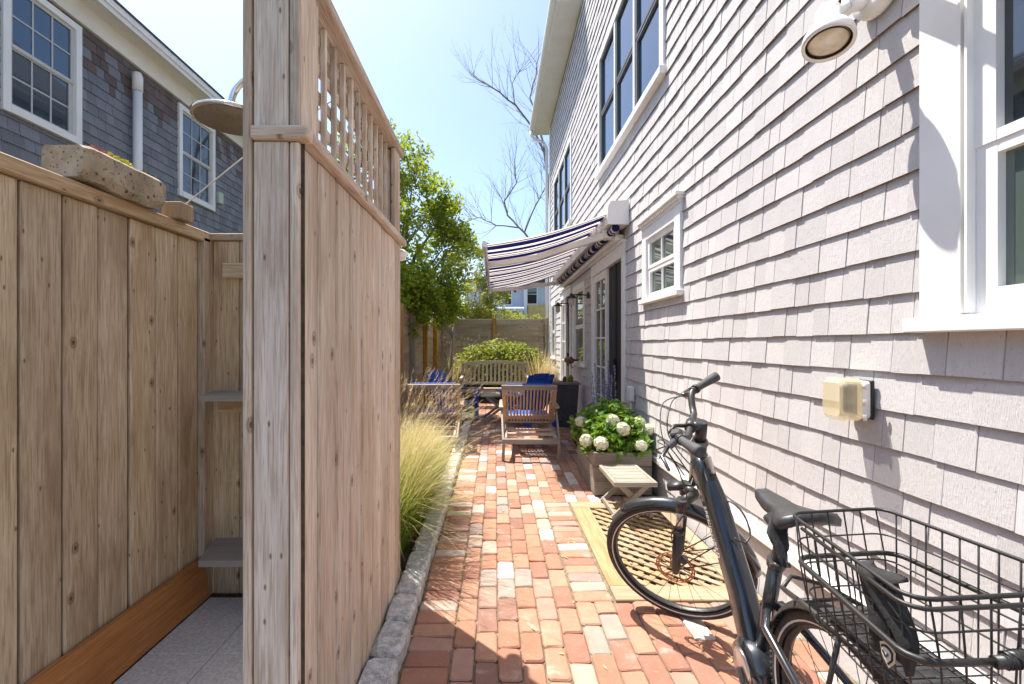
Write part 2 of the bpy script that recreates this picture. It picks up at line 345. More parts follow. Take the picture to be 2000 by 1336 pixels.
# awning canvas: printed stripes run from the wall to the front bar
t = NT('striped_canvas'); sx = t.n('SeparateXYZ', t.coords()); y = sx.outputs[1]
ph = t.math('FRACT', t.math('MULTIPLY', y, 1 / .74))
st = t.ramp(ph, (0.0, 1.0), (.28, 0.0), (.42, 1.0), (.62, 0.0), (.72, 1.0), (.80, 0.0), (.89, 1.0), (.95, 0.0), interp='CONSTANT')
c = t.mix(st, (.83, .76, .70, 1), (.006, .010, .10, 1)); t.col(c); t.b.inputs['Roughness'].default_value = .85
tr = t.n('BsdfTranslucent', t.mix(st, (.83, .76, .70, 1), (.004, .005, .06, 1))); mx = t.n('MixShader', .4, t.b.outputs[0], tr.outputs[0]); t.t.links.new(mx.outputs[0], t.out.inputs[0]); M['canvas'] = t.m

# ------------------------------------------------------------------ ground, brick path, kerb
g = MB(); g.add([(-400, -200, -.06), (400, -200, -.06), (400, 900, -.06), (-400, 900, -.06)], [(0, 1, 2, 3)])
solo('ground', g, M['ground'], (0, 0, -.06), kind='structure')

def visible(p, m=0):
    x, y, z = p
    if y < .3: return False
    px = VX + F * x / y; py = VY + F * (H - z) / y
    return -m < px < 2000 + m and -m < py < 1336 + m
def hidden_left(x, y):      # ground behind the shower enclosure's side wall
    return x < -.54 and y > 1.25

path = thing('brick_path', 'brick path', 'path', (0, 0, 0)); del path['category']; path['kind'] = 'structure'; path['label'] = 'old red brick paving between the fence and the shingled house'
PX0, PX1, PY0, PY1 = -.40, 1.50, -.6, 12.5
b = MB(); b.box(PX0 - .02, PX1 + .04, PY0, 2.462, -.055, -.011); b.box(PX0 - .02, PX1 + .04, 3.998, PY1, -.055, -.011); b.box(PX0 - .02, .657, 2.462, 3.998, -.055, -.011); obj('sand_bed', b, M['sand'], path)
def brick_mesh(i, L=.2015, W=.0985, h=.05):
    rg = random.Random(100 + i); b = MB(); rings = []
    c = rg.uniform(.006, .013)
    j = [(rg.uniform(-.003, .003), rg.uniform(-.003, .003)) for _ in range(8)]
    def ring(z, ins, zt):
        a, e = W / 2 - ins, L / 2 - ins; pts = [(-a, -e + c), (-a + c, -e), (a - c, -e), (a, -e + c), (a, e - c), (a - c, e), (-a + c, e), (-a, e - c)]
        return [(x + dx, y + dy, z + zt * rg.uniform(-.0015, .0015)) for (x, y), (dx, dy) in zip(pts, j)]
    b.loft([ring(-h, 0, 0), ring(-.006, 0, 1), ring(0, .006, 1)], smooth=False); b.f = [q for q in b.f if q != tuple(range(7, -1, -1))]; b.sm = b.sm[:len(b.f)]
    me = b.mesh('brick'); me.materials.append(M['brick']); return me
BM = [brick_mesh(i) for i in range(12)]
DECK = (.655, 1.46, 2.46, 4.0)
bricks = []
pitch = .1035
ys = PY0
while ys < PY1:      # header row along the kerb
    bricks.append((-.298, ys + .05, pi / 2)); ys += .1025
ncol = int((1.50 + .193) / pitch) + 1
for k in range(ncol):
    x = -.193 + pitch * (k + .5)
    if x > 1.49: continue
    runs = [(PY0, PY1, 1)] if x < .43 else [(DECK[2] - .002, PY0, -1), (DECK[3] + .004, PY1, 1)]
    for a_, e_, sg_ in runs:
        first = .1035 if k % 2 else .207
        yy = a_
        while (e_ - yy) * sg_ > 0:
            bricks.append((x, yy + sg_ * first / 2, 0, first / .207)); yy += sg_ * (first + U(-.0015, .0015)); first = .207
ys = DECK[2] + .0
while ys < DECK[3]:      # soldier strip beside the lattice cover
    bricks.append((.537, ys + .05, pi / 2)); ys += .1025
def bsize(b):
    x, y, r = b[:3]
    if not visible((x, y, 0), 30) or hidden_left(x, y): return 0
    return 1 / y ** 3 * (.25 if (1.0 < x and y < 1.9) else 1)
bricks.sort(key=bsize, reverse=True)
field = MB()
for i, br in enumerate(bricks):
    x, y, r = br[:3]; ln = br[3] if len(br) > 3 else 1
    rot = (U(-.012, .012), U(-.018, .018), r + U(-.018, .018) + (pi if R() < .5 else 0)); z = U(-.004, .003); sc = (U(.985, 1.02), U(.98, 1.005) * ln, 1)
    me = BM[random.randrange(12)]
    if i < 300: piece('brick', me, path, (x, y, z), rot, sc)
    else:
        Mx = Matrix.Translation((x, y, z)) @ Matrix.Rotation(rot[2], 4, 'Z') @ Matrix.Rotation(rot[1], 4, 'Y')
        field.add([Mx @ Vector((v.co.x * sc[0], v.co.y * sc[1], v.co.z)) for v in me.vertices], [tuple(p.vertices) for p in me.polygons])
obj('brick_field', field, M['brick'], path, 'stuff')

kerb = thing('kerb', 'kerb', None, (-.47, 1, 0)); kerb['kind'] = 'structure'; kerb['label'] = 'rough grey granite block kerb between the grass bed and the bricks'
yy = .9; k = 0
while yy < 7.6:
    L = .235 + U(-.02, .03); b = MB(); rg = random.Random(k); c = .02
    def ring(z, ins):
        x0, x1, y0, y1 = -.535 + ins, -.405 - ins, yy + .004 + ins, yy + L - .004 - ins
        jj = lambda: rg.uniform(-.006, .006)
        pts = [(x0, y0 + c), (x0 + c, y0), ((x0 + x1) / 2, y0), (x1 - c, y0), (x1, y0 + c), (x1, (y0 + y1) / 2), (x1, y1 - c), (x1 - c, y1), ((x0 + x1) / 2, y1), (x0 + c, y1), (x0, y1 - c), (x0, (y0 + y1) / 2)]
        return [(x + jj(), y + jj() * .5, z + jj() * .7) for x, y in pts]
    b.loft([ring(-.05, 0), ring(.02, 0), ring(.062, 0), ring(.078, .012)], smooth=False)
    obj('stone', b, M['granite'], kerb); yy += L + .004; k += 1

# planting bed soil behind the kerb
b = MB(); b.box(-1.49, -.54, 2.70, 7.7, -.04, .03); solo('soil_bed', b, M['soil'], (-1, 5, 0), kind='structure')
b = MB(); b.box(-1.46, 1.45, 10.75, 12.45, -.04, .04); solo('soil_border', b, M['soil'], (0, 11.5, 0), kind='structure')

# ------------------------------------------------------------------ right-hand shingled house
WX = 1.505        # outer plane of the shingles
house = thing('shingled_house', 'long house wall of painted pale grey shingles with white window trim', 'house', (3.2, 5.5, 0))
M['backing'] = plain('dark_backing', (.05, .037, .03, 1), .9); M['butt'] = noisy('bare_shingle_butt', (.13, .09, .062, 1), (.25, .185, .135, 1), 20, .85, .2, .3)
b = MB(); b.box(WX + .04, 5.2, -1.0, 12.5, -.05, 7.45); obj('wall', b, M['backing'], house)
def hb(mb, y0, y1, z0, z1, d0, d1, b=0.0):      # box on the wall; d = distance out from the shingle plane
    return mb.box(WX - d1, WX - d0, y0, y1, z0, z1, None, b)

OPEN = []      # (y0, y1, z0, z1) rectangles without shingles
def window(y0, y1, z0, z1, cas=.09, rows=1, cols=1, units=1, head=False, sash=.05, gl='glass', rail=None, sillout=.05, muntin=.018, lo_glass=None, sill_h=.045, grid_lo=None):
    """casing outline y0..y1, z0..z1 on the right-hand house"""
    OPEN.append((y0, y1, z0 - .0, z1))
    c = MB()
    hb(c, y0, y0 + cas, z0 + sill_h, z1, -.03, .022); hb(c, y1 - cas, y1, z0 + sill_h, z1, -.03, .022); hb(c, y0 + cas, y1 - cas, z1 - cas, z1, -.03, .020)
    win = obj('window', c, M['white'], house)
    s = MB(); hb(s, y0 - .025, y1 + .025, z0, z0 + sill_h, -.03, sillout, .004); obj('sill', s, M['white'], win)
    if head:
        h = MB(); hb(h, y0 - .005, y1 + .005, z1, z1 + .03, -.02, .030); hb(h, y0 - .02, y1 + .02, z1 + .03, z1 + .055, -.02, .05); hb(h, y0 - .035, y1 + .035, z1 + .055, z1 + .08, -.02, .07); obj('crown', h, M['white'], win)
        OPEN.append((y0 - .035, y1 + .035, z1, z1 + .08))
    a0, a1 = y0 + cas, y1 - cas; zb, zt = z0 + sill_h, z1 - cas; uw = (a1 - a0) / units
    for u in range(units):
        p0, p1 = a0 + u * uw, a0 + (u + 1) * uw
        if u:
            m_ = MB(); hb(m_, p0 - .028, p0 + .028, zb, zt, -.03, .012); obj('mullion', m_, M['white'], win)
        q0, q1 = p0 + (.028 if u else 0), p1 - (.028 if u < units - 1 else 0)
        mid = (zb + zt) / 2; rl = .036
        halves = [(zb, mid, -.018, -.001, grid_lo if grid_lo else (rows, cols), sash * .9, rl), (mid, zt, -.014, .004, (rows, cols), rl * .9, sash * .8)] if rail else [(zb, zt, -.016, .002, (rows, cols), sash * .9, sash * .8)]
        for hi, (h0, h1, d0, d1, (rw, cl), lo_r, up_r) in enumerate(halves):
            f_ = MB(); hb(f_, q0, q0 + sash, h0, h1, d0 - .015, d1); hb(f_, q1 - sash, q1, h0, h1, d0 - .015, d1); hb(f_, q0 + sash, q1 - sash, h0, h0 + lo_r, d0 - .015, d1 - .001); hb(f_, q0 + sash, q1 - sash, h1 - up_r, h1, d0 - .015, d1 - .001)
            obj('sash', f_, M['white'] if units == 1 else M['sashdark'], win)
            i0, i1, k0, k1 = q0 + sash, q1 - sash, h0 + lo_r, h1 - up_r
            for r_ in range(rw):
                for c_ in range(cl):
                    gm = MB(); hb(gm, i0 + (i1 - i0) * c_ / cl, i0 + (i1 - i0) * (c_ + 1) / cl, k0 + (k1 - k0) * r_ / rw, k0 + (k1 - k0) * (r_ + 1) / rw, d0 - .013, d0 - .008)
                    obj('pane', gm, M[lo_glass if (lo_glass and hi == 0) else gl], win)
            for r_ in range(1, rw):
                mm = MB(); z = k0 + (k1 - k0) * r_ / rw; hb(mm, i0, i1, z - muntin / 2, z + muntin / 2, d0 - .006, d1 - .006); obj('muntin', mm, M['white'], win)
            for c_ in range(1, cl):
                mm = MB(); y = i0 + (i1 - i0) * c_ / cl; hb(mm, y - muntin / 2, y + muntin / 2, k0, k1, d0 - .006, d1 - .007); obj('muntin', mm, M['white'], win)
    return win
M['sashdark'] = plain('grey_sash', (.11, .115, .12, 1), .5)
# near double-hung window on the right edge of the picture
bigwin = window(.25, 1.591, 1.43, 2.66, cas=.135, units=1, sash=.092, rail=True, gl='glass', lo_glass='glassgreen', sillout=.062, sill_h=.05)
for y0 in (1.425, 1.445):
    m_ = MB(); hb(m_, y0, y0 + .008, 1.49, 2.52, .0, .028); obj('bead', m_, M['white'], bigwin)
cu = MB()
window(3.655, 4.60, 1.785, 2.53, cas=.115, rows=1, cols=2, head=True, sash=.06, rail=True, gl='glassgreen', lo_glass='glassgreen', sillout=.055, grid_lo=(1, 2))
window(4.02, 6.59, 3.775, 5.53, cas=.10, units=3, sash=.05, rail=True, gl='glassblue', sillout=.06, sill_h=.07)
window(8.92, 11.6, 3.775, 5.53, cas=.10, units=3, sash=.05, rail=True, gl='glassblue', sillout=.06, sill_h=.07)
window(7.60, 8.72, 1.0, 2.46, cas=.10, sash=.05, rail=True, gl='glass')
window(11.25, 12.1, 1.0, 2.46, cas=.09, sash=.05, rail=True, gl='glass')

def french_door(y0, y1, z1, leaf_frac, name='door'):
    OPEN.append((y0, y1, -.1, z1))
    c = MB(); cas = .10
    hb(c, y0, y0 + cas, 0, z1 - .19, -.03, .024); hb(c, y1 - cas, y1, 0, z1 - .19, -.03, .024); hb(c, y0, y1, z1 - .19, z1, -.03, .026); hb(c, y0 - .02, y1 + .02, z1 - .03, z1, -.03, .05)
    d = obj(name, c, M['white'], house)
    a0, a1 = y0 + cas, y1 - cas; sp = a1 - (a1 - a0) * leaf_frac; zt = z1 - .19
    s = MB(); hb(s, a0, sp, .03, zt, -.037, -.030); obj('screen_panel', s, M['screen'], d)
    for yy in (a0 + .02, (a0 + sp) / 2):
        s = MB(); hb(s, yy, yy + .045, .03, zt, -.029, -.012); obj('screen_stile', s, M['sashdark'] if 0 else M['screen'], d)
    hd = MB(); hb(hd, (a0 + sp) / 2 - .04, (a0 + sp) / 2 - .015, .95, 1.2, -.012, .028, .006); obj('handle', hd, M['black'], d)
    f_ = MB(); st = .085
    hb(f_, sp, sp + st, .03, zt, -.03, .004); hb(f_, a1 - st, a1, .03, zt, -.03, .004); hb(f_, sp + st, a1 - st, .03, .24, -.03, .003); hb(f_, sp + st, a1 - st, zt - .11, zt, -.03, .003)
    obj('leaf', f_, M['white'], d)
    for r_ in range(5):
        for c_ in range(2):
            g_ = MB(); hb(g_, sp + st + (a1 - sp - 2 * st) * c_ / 2, sp + st + (a1 - sp - 2 * st) * (c_ + 1) / 2, .24 + (zt - .35) * r_ / 5, .24 + (zt - .35) * (r_ + 1) / 5, -.027, -.022); obj('pane', g_, M['glass'], d)
    for r_ in range(1, 5):
        g_ = MB(); z = .24 + (zt - .35) * r_ / 5; hb(g_, sp + st, a1 - st, z - .012, z + .012, -.02, -.001); obj('muntin', g_, M['white'], d)
    g_ = MB(); hb(g_, (sp + a1) / 2 - .011, (sp + a1) / 2 + .011, .24, zt - .11, -.02, -.003); obj('muntin', g_, M['white'], d)
    st_ = MB(); hb(st_, y0, y1, -.02, .03, -.03, .07); obj('threshold', st_, M['composite'], d)
french_door(5.25, 7.02, 2.60, .50)
french_door(8.98, 10.35, 2.55, .45)

# ledge low on the wall
b = MB(); hb(b, 1.0, 5.2, .295, .34, -.03, .036, .003); obj('ledge', b, M['white'], house)
OPEN.append((-1, 5.2, .297, .337))
# shingles
def unit_shingle(seed):      # x = 0 on the back, butt edge low and proud; one metre wide and one metre of exposure
    return None
def shingle_mesh():
    b = MB(); th, ht = -.016, -.002
    b.add([(0, -.5, 0), (0, .5, 0), (th, .5, 0), (th, -.5, 0), (0, -.5, 1.18), (0, .5, 1.18), (ht, .5, 1.18), (ht, -.5, 1.18)], [(0, 3, 2, 1), (3, 7, 6, 2), (0, 4, 7, 3), (1, 2, 6, 5), (4, 5, 6, 7)])
    return b
def clad(root, X, sgn, y0, y1, z0, z1, expo, opens, mats, wrange, nmax, name='shingle', maxvis=None, pick=None):
    ub = shingle_mesh(); todo = []
    z = z0; row = 0
    while z < z1 - .02:
        y = y0 - U(0, .1)
        e = expo; bow = U(-.004, .004)
        while y < y1:
            wd = U(*wrange) if R() < .75 else U(wrange[0], wrange[0] * 1.4)
            a0, a1 = max(y, y0), min(y + wd, y1); top = min(z + e, z1)
            segs = [(a0, a1, z, top)]
            for (o0, o1, oz0, oz1) in opens:
                ns = []
                for (s0, s1, q0, q1) in segs:
                    if s1 <= o0 or s0 >= o1 or q1 <= oz0 or q0 >= oz1: ns.append((s0, s1, q0, q1)); continue
                    if s0 < o0: ns.append((s0, o0, q0, q1))
                    if s1 > o1: ns.append((o1, s1, q0, q1))
                    m0, m1 = max(s0, o0), min(s1, o1)
                    if q0 < oz0 - .01: ns.append((m0, m1, q0, oz0))
                    if q1 > oz1 + .01: ns.append((m0, m1, oz1, q1))
                segs = ns
            for (s0, s1, q0, q1) in segs:
                if s1 - s0 > .012 and q1 - q0 > .008: todo.append((s0, s1, q0, q1, row, abs(q0 - z) > .001 or abs(q1 - (z + e)) > .001))
            y += wd
        z += e; row += 1
    def area(s):
        c = (X, (s[0] + s[1]) / 2, (s[2] + s[3]) / 2)
        if c[1] < .3 or not visible(c, 20) or (pick and not pick(*c)): return 0
        return (s[1] - s[0]) * abs(X) / c[1] ** 2 * (s[3] - s[2]) / c[1]
    todo.sort(key=area, reverse=True)
    mcache = {}; fields = {}
    for i, (s0, s1, q0, q1, row, cut) in enumerate(todo):
        gap = U(.0015, .0055); wd = s1 - s0 - gap; hgt = q1 - q0; dz = U(-.0025, .0025) if not cut else 0
        tilt = U(-.004, .004); proud = U(0, .005); mt = mats(row, (s0 + s1) / 2, (q0 + q1) / 2)
        over = 1.0 if not cut else 1 / 1.18
        if i < nmax:
            if mt.name not in mcache:
                me = ub.mesh(name); me.materials.append(mt); me.materials.append(M['butt']); me.polygons[0].material_index = 1; mcache[mt.name] = me
            piece(name, mcache[mt.name], root, (X + sgn * (-.0) - (-sgn) * 0 + (.014 - proud) * (-sgn), (s0 + s1) / 2, q0 + dz), (tilt, 0, 0 if sgn < 0 else pi), (1, wd, hgt * over))
        else:
            fm = fields.setdefault(mt.name, (MB(), mt))[0]
            ct, sn_ = cos(tilt), sin(tilt)
            for_v = []
            for (vx, vy, vz) in ub.v:
                ly, lz = vy * wd, vz * hgt * over
                ly, lz = ly * ct - lz * sn_, ly * sn_ + lz * ct
                lx = vx if sgn < 0 else -vx
                if sgn > 0: ly = -ly
                for_v.append((X + lx + (.014 - proud) * (-sgn), (s0 + s1) / 2 + ly, q0 + dz + lz))
            fm.add(for_v, [q if sgn < 0 else q for q in ub.f])
    for fm, mt in fields.values():
        o = obj(name + '_field', fm, mt, root, 'stuff'); o.data.materials.append(M['butt']); nf = len(ub.f)
        o.data.polygons.foreach_set('material_index', [1 if k % nf == 0 else 0 for k in range(len(o.data.polygons))])
clad(house, WX, -1, -.9, 12.38, -.03, 7.45, .146, OPEN, lambda r_, y, z: M['shingle'], (.085, .215), 300)
# corner board, downspout, eave
b = MB(); b.box(WX - .02, WX + .12, 12.38, 12.52, 0, 7.45); obj('corner_board', b, M['white'], house)
ev = MB(); ev.box(1.10, 1.62, 7.9, 13.0, 7.36, 7.40); so_ = obj('soffit', ev, M['cream'], house)
fa = MB(); fa.box(1.075, 1.10, 7.9, 13.0, 7.34, 7.60); obj('fascia', fa, M['cream'], so_)
gu = MB(); pr = [(-.0, .0), (-.03, .0), (-.075, .02), (-.10, .05), (-.105, .105), (-.095, .105), (-.09, .06), (-.06, .03), (0, .015)]
gu.loft([[(1.075 + x, y, 7.42 + z) for x, z in pr] for y in (7.88, 13.02)], smooth=False); obj('gutter', gu, M['metalwhite'], so_)
ds = MB(); ds.tube([(1.02, 12.9, 7.43), (1.02, 12.88, 7.30), (1.10, 12.78, 7.16), (1.36, 12.66, 6.98), (1.43, 12.62, 6.8), (1.43, 12.6, 3.5), (1.43, 12.6, .1)], .04, 8); obj('downspout', ds, M['metalwhite'], house)
rf = MB(); rf.loft([[(1.02, y, 7.56), (1.02, y, 7.60), (4.0, y, 10.3), (4.0, y, 10.25)] for y in (7.85, 13.05)], smooth=False)
M['roofing'] = noisy('asphalt_shingle', (.05, .052, .056, 1), (.085, .086, .09, 1), 25, .9, .4, 0); obj('roof', rf, M['roofing'], house)

# ------------------------------------------------------------------ left-hand house
LX = -5.0
lh = thing('neighbour_house', 'neighbouring house of weathered blue grey shingles behind the plank fence', 'house', (-7, 7, 0))
b = MB(); b.box(-9.5, LX - .04, 2.6, 12.5, 0, 5.5); obj('wall', b, M['backing'], lh)
LOPEN = []
def lb(mb, y0, y1, z0, z1, d0, d1, bv=0.0): return mb.box(LX + d0, LX + d1, y0, y1, z0, z1, None, bv)
def lwindow(y0, y1, z0, z1, gl):
    LOPEN.append((y0, y1, z0, z1)); cas = .075; c = MB()
    lb(c, y0, y0 + cas, z0, z1, -.03, .03); lb(c, y1 - cas, y1, z0, z1, -.03, .03); lb(c, y0 + cas, y1 - cas, z1 - cas, z1, -.03, .028); lb(c, y0 + cas, y1 - cas, z0, z0 + .08, -.03, .04)
    win = obj('window', c, M['white'], lh)
    a0, a1, zb, zt = y0 + cas, y1 - cas, z0 + .08, z1 - cas; mid = (zb + zt) / 2
    for (h0, h1, d, st) in ((zb, mid, -.026, .05), (mid - .02, zt, -.012, .04)):
        f_ = MB(); lb(f_, a0, a0 + st, h0, h1, d - .014, d + .012); lb(f_, a1 - st, a1, h0, h1, d - .014, d + .012); lb(f_, a0 + st, a1 - st, h0, h0 + .04, d - .014, d + .011); lb(f_, a0 + st, a1 - st, h1 - .035, h1, d - .014, d + .011)
        obj('sash', f_, M['sashlight'], win); i0, i1, k0, k1 = a0 + st, a1 - st, h0 + .04, h1 - .035
        for r_ in range(2):
            for c_ in range(3):
                g_ = MB(); lb(g_, i0 + (i1 - i0) * c_ / 3, i0 + (i1 - i0) * (c_ + 1) / 3, k0 + (k1 - k0) * r_ / 2, k0 + (k1 - k0) * (r_ + 1) / 2, d - .008, d - .003); obj('pane', g_, M[gl], win)
        g_ = MB(); lb(g_, i0, i1, (k0 + k1) / 2 - .008, (k0 + k1) / 2 + .008, d - .002, d + .006); obj('muntin', g_, M['sashlight'], win)
        for c_ in (1, 2):
            g_ = MB(); y = i0 + (i1 - i0) * c_ / 3; lb(g_, y - .008, y + .008, k0, k1, d - .002, d + .005); obj('muntin', g_, M['sashlight'], win)
M['sashlight'] = plain('pale_grey_sash', (.52, .52, .51, 1), .5)
lwindow(4.60, 5.48, 3.77, 5.20, 'glassblue'); lwindow(7.17, 8.09, 3.74, 5.20, 'glass'); lwindow(3.2, 4.08, 3.77, 5.2, 'glassblue')
b = MB(); lb(b, 4.2, 4.52, 2.6, 5.2, -.03, .022); obj('corner_panel', b, M['white'], lh); LOPEN.append((2.6, 4.56, 2.4, 5.3))
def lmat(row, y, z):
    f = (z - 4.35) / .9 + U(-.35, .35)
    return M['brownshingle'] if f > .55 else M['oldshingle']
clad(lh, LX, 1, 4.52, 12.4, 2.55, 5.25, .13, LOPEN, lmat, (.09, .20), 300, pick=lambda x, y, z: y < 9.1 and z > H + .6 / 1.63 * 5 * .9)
b = MB(); lb(b, 2.6, 12.5, 5.25, 5.50, -.03, .035); obj('frieze_board', b, M['cream'], lh)
b = MB(); b.box(LX - .05, LX + .26, 2.5, 12.6, 5.50, 5.53); sf = obj('soffit', b, M['cream'], lh)
b = MB(); b.box(LX + .26, LX + .285, 2.5, 12.6, 5.47, 5.60); b.box(LX + .285, LX + .31, 2.5, 12.6, 5.53, 5.61); obj('fascia', b, M['white'], sf)
b = MB(); b.loft([[(LX + .33, y, 5.612), (LX + .33, y, 5.635), (LX - 2.6, y, 7.3), (LX - 2.6, y, 7.27)] for y in (2.45, 12.65)], smooth=False); obj('roof', b, M['roofing'], lh)
b = MB(); b.tube([(LX + .09, 6.25, 2.6), (LX + .09, 6.25, 4.85)], .055, 14); b.tube([(LX + .09, 6.25, 4.86), (LX + .09, 6.25, 5.06), (LX + .085, 6.25, 5.11)], [.062, .062, .05], 14); obj('vent_pipe', b, M['metalwhite'], lh)
b = MB(); lb(b, 8.14, 8.27, 3.92, 4.12, .0, .07, .01); obj('meter_box', b, plain('pale_green_box', (.45, .52, .45, 1), .5), lh)

# ------------------------------------------------------------------ outdoor shower enclosure
EX, EY0, EY1 = -.54, 1.247, 2.595      # side wall facing the path
enc = thing('shower_enclosure', 'tall outdoor shower screen of pale vertical cedar boards with trellis top', 'shower screen', (-.61, 1.9, 0))
def board(root, name, x0, x1, y0, y1, z0, z1, mat, b=.004):
    m_ = MB(); m_.box(x0, x1, y0, y1, z0, z1, None, b)
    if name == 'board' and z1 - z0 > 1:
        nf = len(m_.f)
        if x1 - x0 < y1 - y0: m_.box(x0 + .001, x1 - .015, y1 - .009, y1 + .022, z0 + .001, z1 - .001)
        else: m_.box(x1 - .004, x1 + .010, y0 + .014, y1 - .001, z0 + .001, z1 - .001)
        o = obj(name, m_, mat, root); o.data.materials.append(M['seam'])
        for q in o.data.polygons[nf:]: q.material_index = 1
        return o
    return obj(name, m_, mat, root)
yb = [1.247 + .022, 1.399, 1.548, 1.69, 1.843, 1.995, 2.152, 2.30, 2.449, 2.57]
for a, c in zip(yb, yb[1:]):
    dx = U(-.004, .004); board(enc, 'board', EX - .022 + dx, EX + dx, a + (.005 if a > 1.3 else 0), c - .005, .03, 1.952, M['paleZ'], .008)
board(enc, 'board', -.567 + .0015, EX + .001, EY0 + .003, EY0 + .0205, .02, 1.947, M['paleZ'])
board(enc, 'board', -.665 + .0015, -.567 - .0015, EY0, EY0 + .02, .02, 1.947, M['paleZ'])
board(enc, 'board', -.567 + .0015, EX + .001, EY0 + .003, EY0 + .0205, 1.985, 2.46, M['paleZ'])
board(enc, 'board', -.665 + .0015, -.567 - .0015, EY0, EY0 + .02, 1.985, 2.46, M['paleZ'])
board(enc, 'corner_board', -.690, -.667, EY0 - .006, EY0 + .16, .02, 2.46, M['paleZ'])
board(enc, 'post', -.660, -.572, EY0 + .026, EY0 + .114, .02, 2.455, M['paleZ'])
board(enc, 'post', -.660, -.572, EY1 - .115, EY1 - .026, .02, 2.455, M['paleZ'])
board(enc, 'end_board', -.690, EX - .0, EY1 - .022, EY1, .03, 1.952, M['paleZ'])
for a, c in zip(yb, yb[1:]): board(enc, 'board', -.690, -.668, a + (.16 if a < 1.3 else .002), c - .002, .03, 1.952, M['fenceZ']) if a > 1.3 else None
board(enc, 'trim_rail', -.665 + .001, EX + .031, EY0 - .016, EY0 + .03, 1.9485, 1.984, M['paleX'])
board(enc, 'trim_rail', EX - .06, EX + .030, EY0 + .031, EY1 + .03, 1.953, 1.986, M['paleY'])
board(enc, 'cap_rail', -.70, EX + .014, EY0 - .02, EY1 + .035, 2.461, 2.498, M['paleY'])
# trellis: upright slats outside, level slats inside
board(enc, 'upper_board', EX - .026, EX - .002, EY0 + .023, 1.40, 1.987, 2.459, M['paleZ'])
board(enc, 'upper_board', EX - .026, EX - .002, 2.47, EY1 - .002, 1.987, 2.459, M['paleZ'])
board(enc, 'upper_board', -.60, EX - .03, EY1 - .022, EY1 - .001, 1.987, 2.459, M['paleZ'])
n = 11
for i in range(n):
    y = 1.405 + (2.47 - 1.405) * (i + .5) / n; board(enc, 'slat', -.592, -.575, y - .010, y + .010, 1.988, 2.4595, M['paleZ'], .002)
for i in range(5):
    z = 2.035 + i * .094; board(enc, 'slat', -.604, -.593, 1.37, 2.50, z - .019, z + .019, M['paleY'], .002)
kn = MB(); kn.lathe([(0, 0), (.012, .0), (.014, .015), (.030, .022), (.036, .04), (.030, .06), (.014, .07), (0, .072)], Matrix.Translation((EX - .005, EY1 + .0, 1.905)) @ Matrix.Rotation(-pi / 2, 4, 'X'), 18)
obj('knob', kn, M['cream'], enc)

# ------------------------------------------------------------------ plank fence that closes the shower on the far side
FX = -1.63
pf = thing('plank_fence', 'weathered brown vertical plank fence enclosing the shower', 'fence', (FX, 1.5, 0))
y = 1.56 - .157 * 8
while y < 2.5:
    y1 = y + .157; dx = U(-.003, .003)
    if y1 > 2.5: y1 = 2.50
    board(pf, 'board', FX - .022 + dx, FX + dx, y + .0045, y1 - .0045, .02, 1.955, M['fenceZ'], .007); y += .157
board(pf, 'post', FX - .06, FX + .03, 2.503, 2.56 + .035, -.05, 1.98, M['fenceZ'])
board(pf, 'cap_rail', FX - .10, FX + .030, .2, 2.56, 1.957, 2.014, M['fenceY'])
board(pf, 'cap_rail', FX - .10, -.70, 2.561, 2.66, 1.975, 2.014, M['fenceX'])
for x in (-1.597, -1.45, -1.30, -1.15, -1.0, -.85):
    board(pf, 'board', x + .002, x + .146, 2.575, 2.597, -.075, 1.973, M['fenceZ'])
board(pf, 'rail', -1.53, -.72, 2.548, 2.574, 1.76, 1.845, M['fenceX'])
board(pf, 'rail', -1.54, -.72, 2.52, 2.574, 1.01, 1.098, M['fenceX'])
board(pf, 'rail', -1.54, -.72, 2.50, 2.574, .20, .258, M['greyX'])
sh = MB(); sh.add([(-1.50, 2.30, 1.10), (-.70, 2.30, 1.10), (-.70, 2.574, 1.10), (-1.58, 2.574, 1.10), (-1.50, 2.30, 1.127), (-.70, 2.30, 1.127), (-.70, 2.574, 1.127), (-1.58, 2.574, 1.127)], [(0, 3, 2, 1), (4, 5, 6, 7), (0, 1, 5, 4), (1, 2, 6, 5), (2, 3, 7, 6), (3, 0, 4, 7)]); obj('shelf', sh, M['composite'], pf)
sh = MB(); sh.add([(-1.50, 2.30, .262), (-.70, 2.30, .262), (-.70, 2.574, .262), (-1.58, 2.574, .262), (-1.50, 2.30, .295), (-.70, 2.30, .295), (-.70, 2.574, .295), (-1.58, 2.574, .295)], [(0, 3, 2, 1), (4, 5, 6, 7), (0, 1, 5, 4), (1, 2, 6, 5), (2, 3, 7, 6), (3, 0, 4, 7)]); obj('shelf', sh, M['composite'], pf)
# plank skirting that leans on the fence foot
sk = MB(); sk.loft([[(FX + .036, y, .005), (FX + .062, y, .005), (FX + .036, y, .222), (FX + .010, y, .222)] for y in (.6, 2.50)], smooth=False)
solo('skirting_plank', sk, M['cedar'], (FX + .04, 1.5, 0), 'reddish brown plank set along the foot of the shower fence', 'plank')
# shower floor of square slabs
fl = thing('shower_floor', 'grey pebbled slabs on the shower floor', None, (-1.1, 1.6, 0)); fl['kind'] = 'structure'
b = MB(); b.box(FX - .02, -.66, .5, 2.66, -.07, -.02); obj('sand_bed', b, M['soil'], fl)
for i in range(3):
    for j in range(5):
        x0 = FX + .062 + .002 + i * .305; y1 = 2.50 - j * .46 + .0; 
        x1 = min(x0 + .302, -.705)
        m_ = MB(); m_.box(x0, x1, y1 - .457, y1, -.04, .0, None, .004); obj('tile', m_, M['tile'], fl)

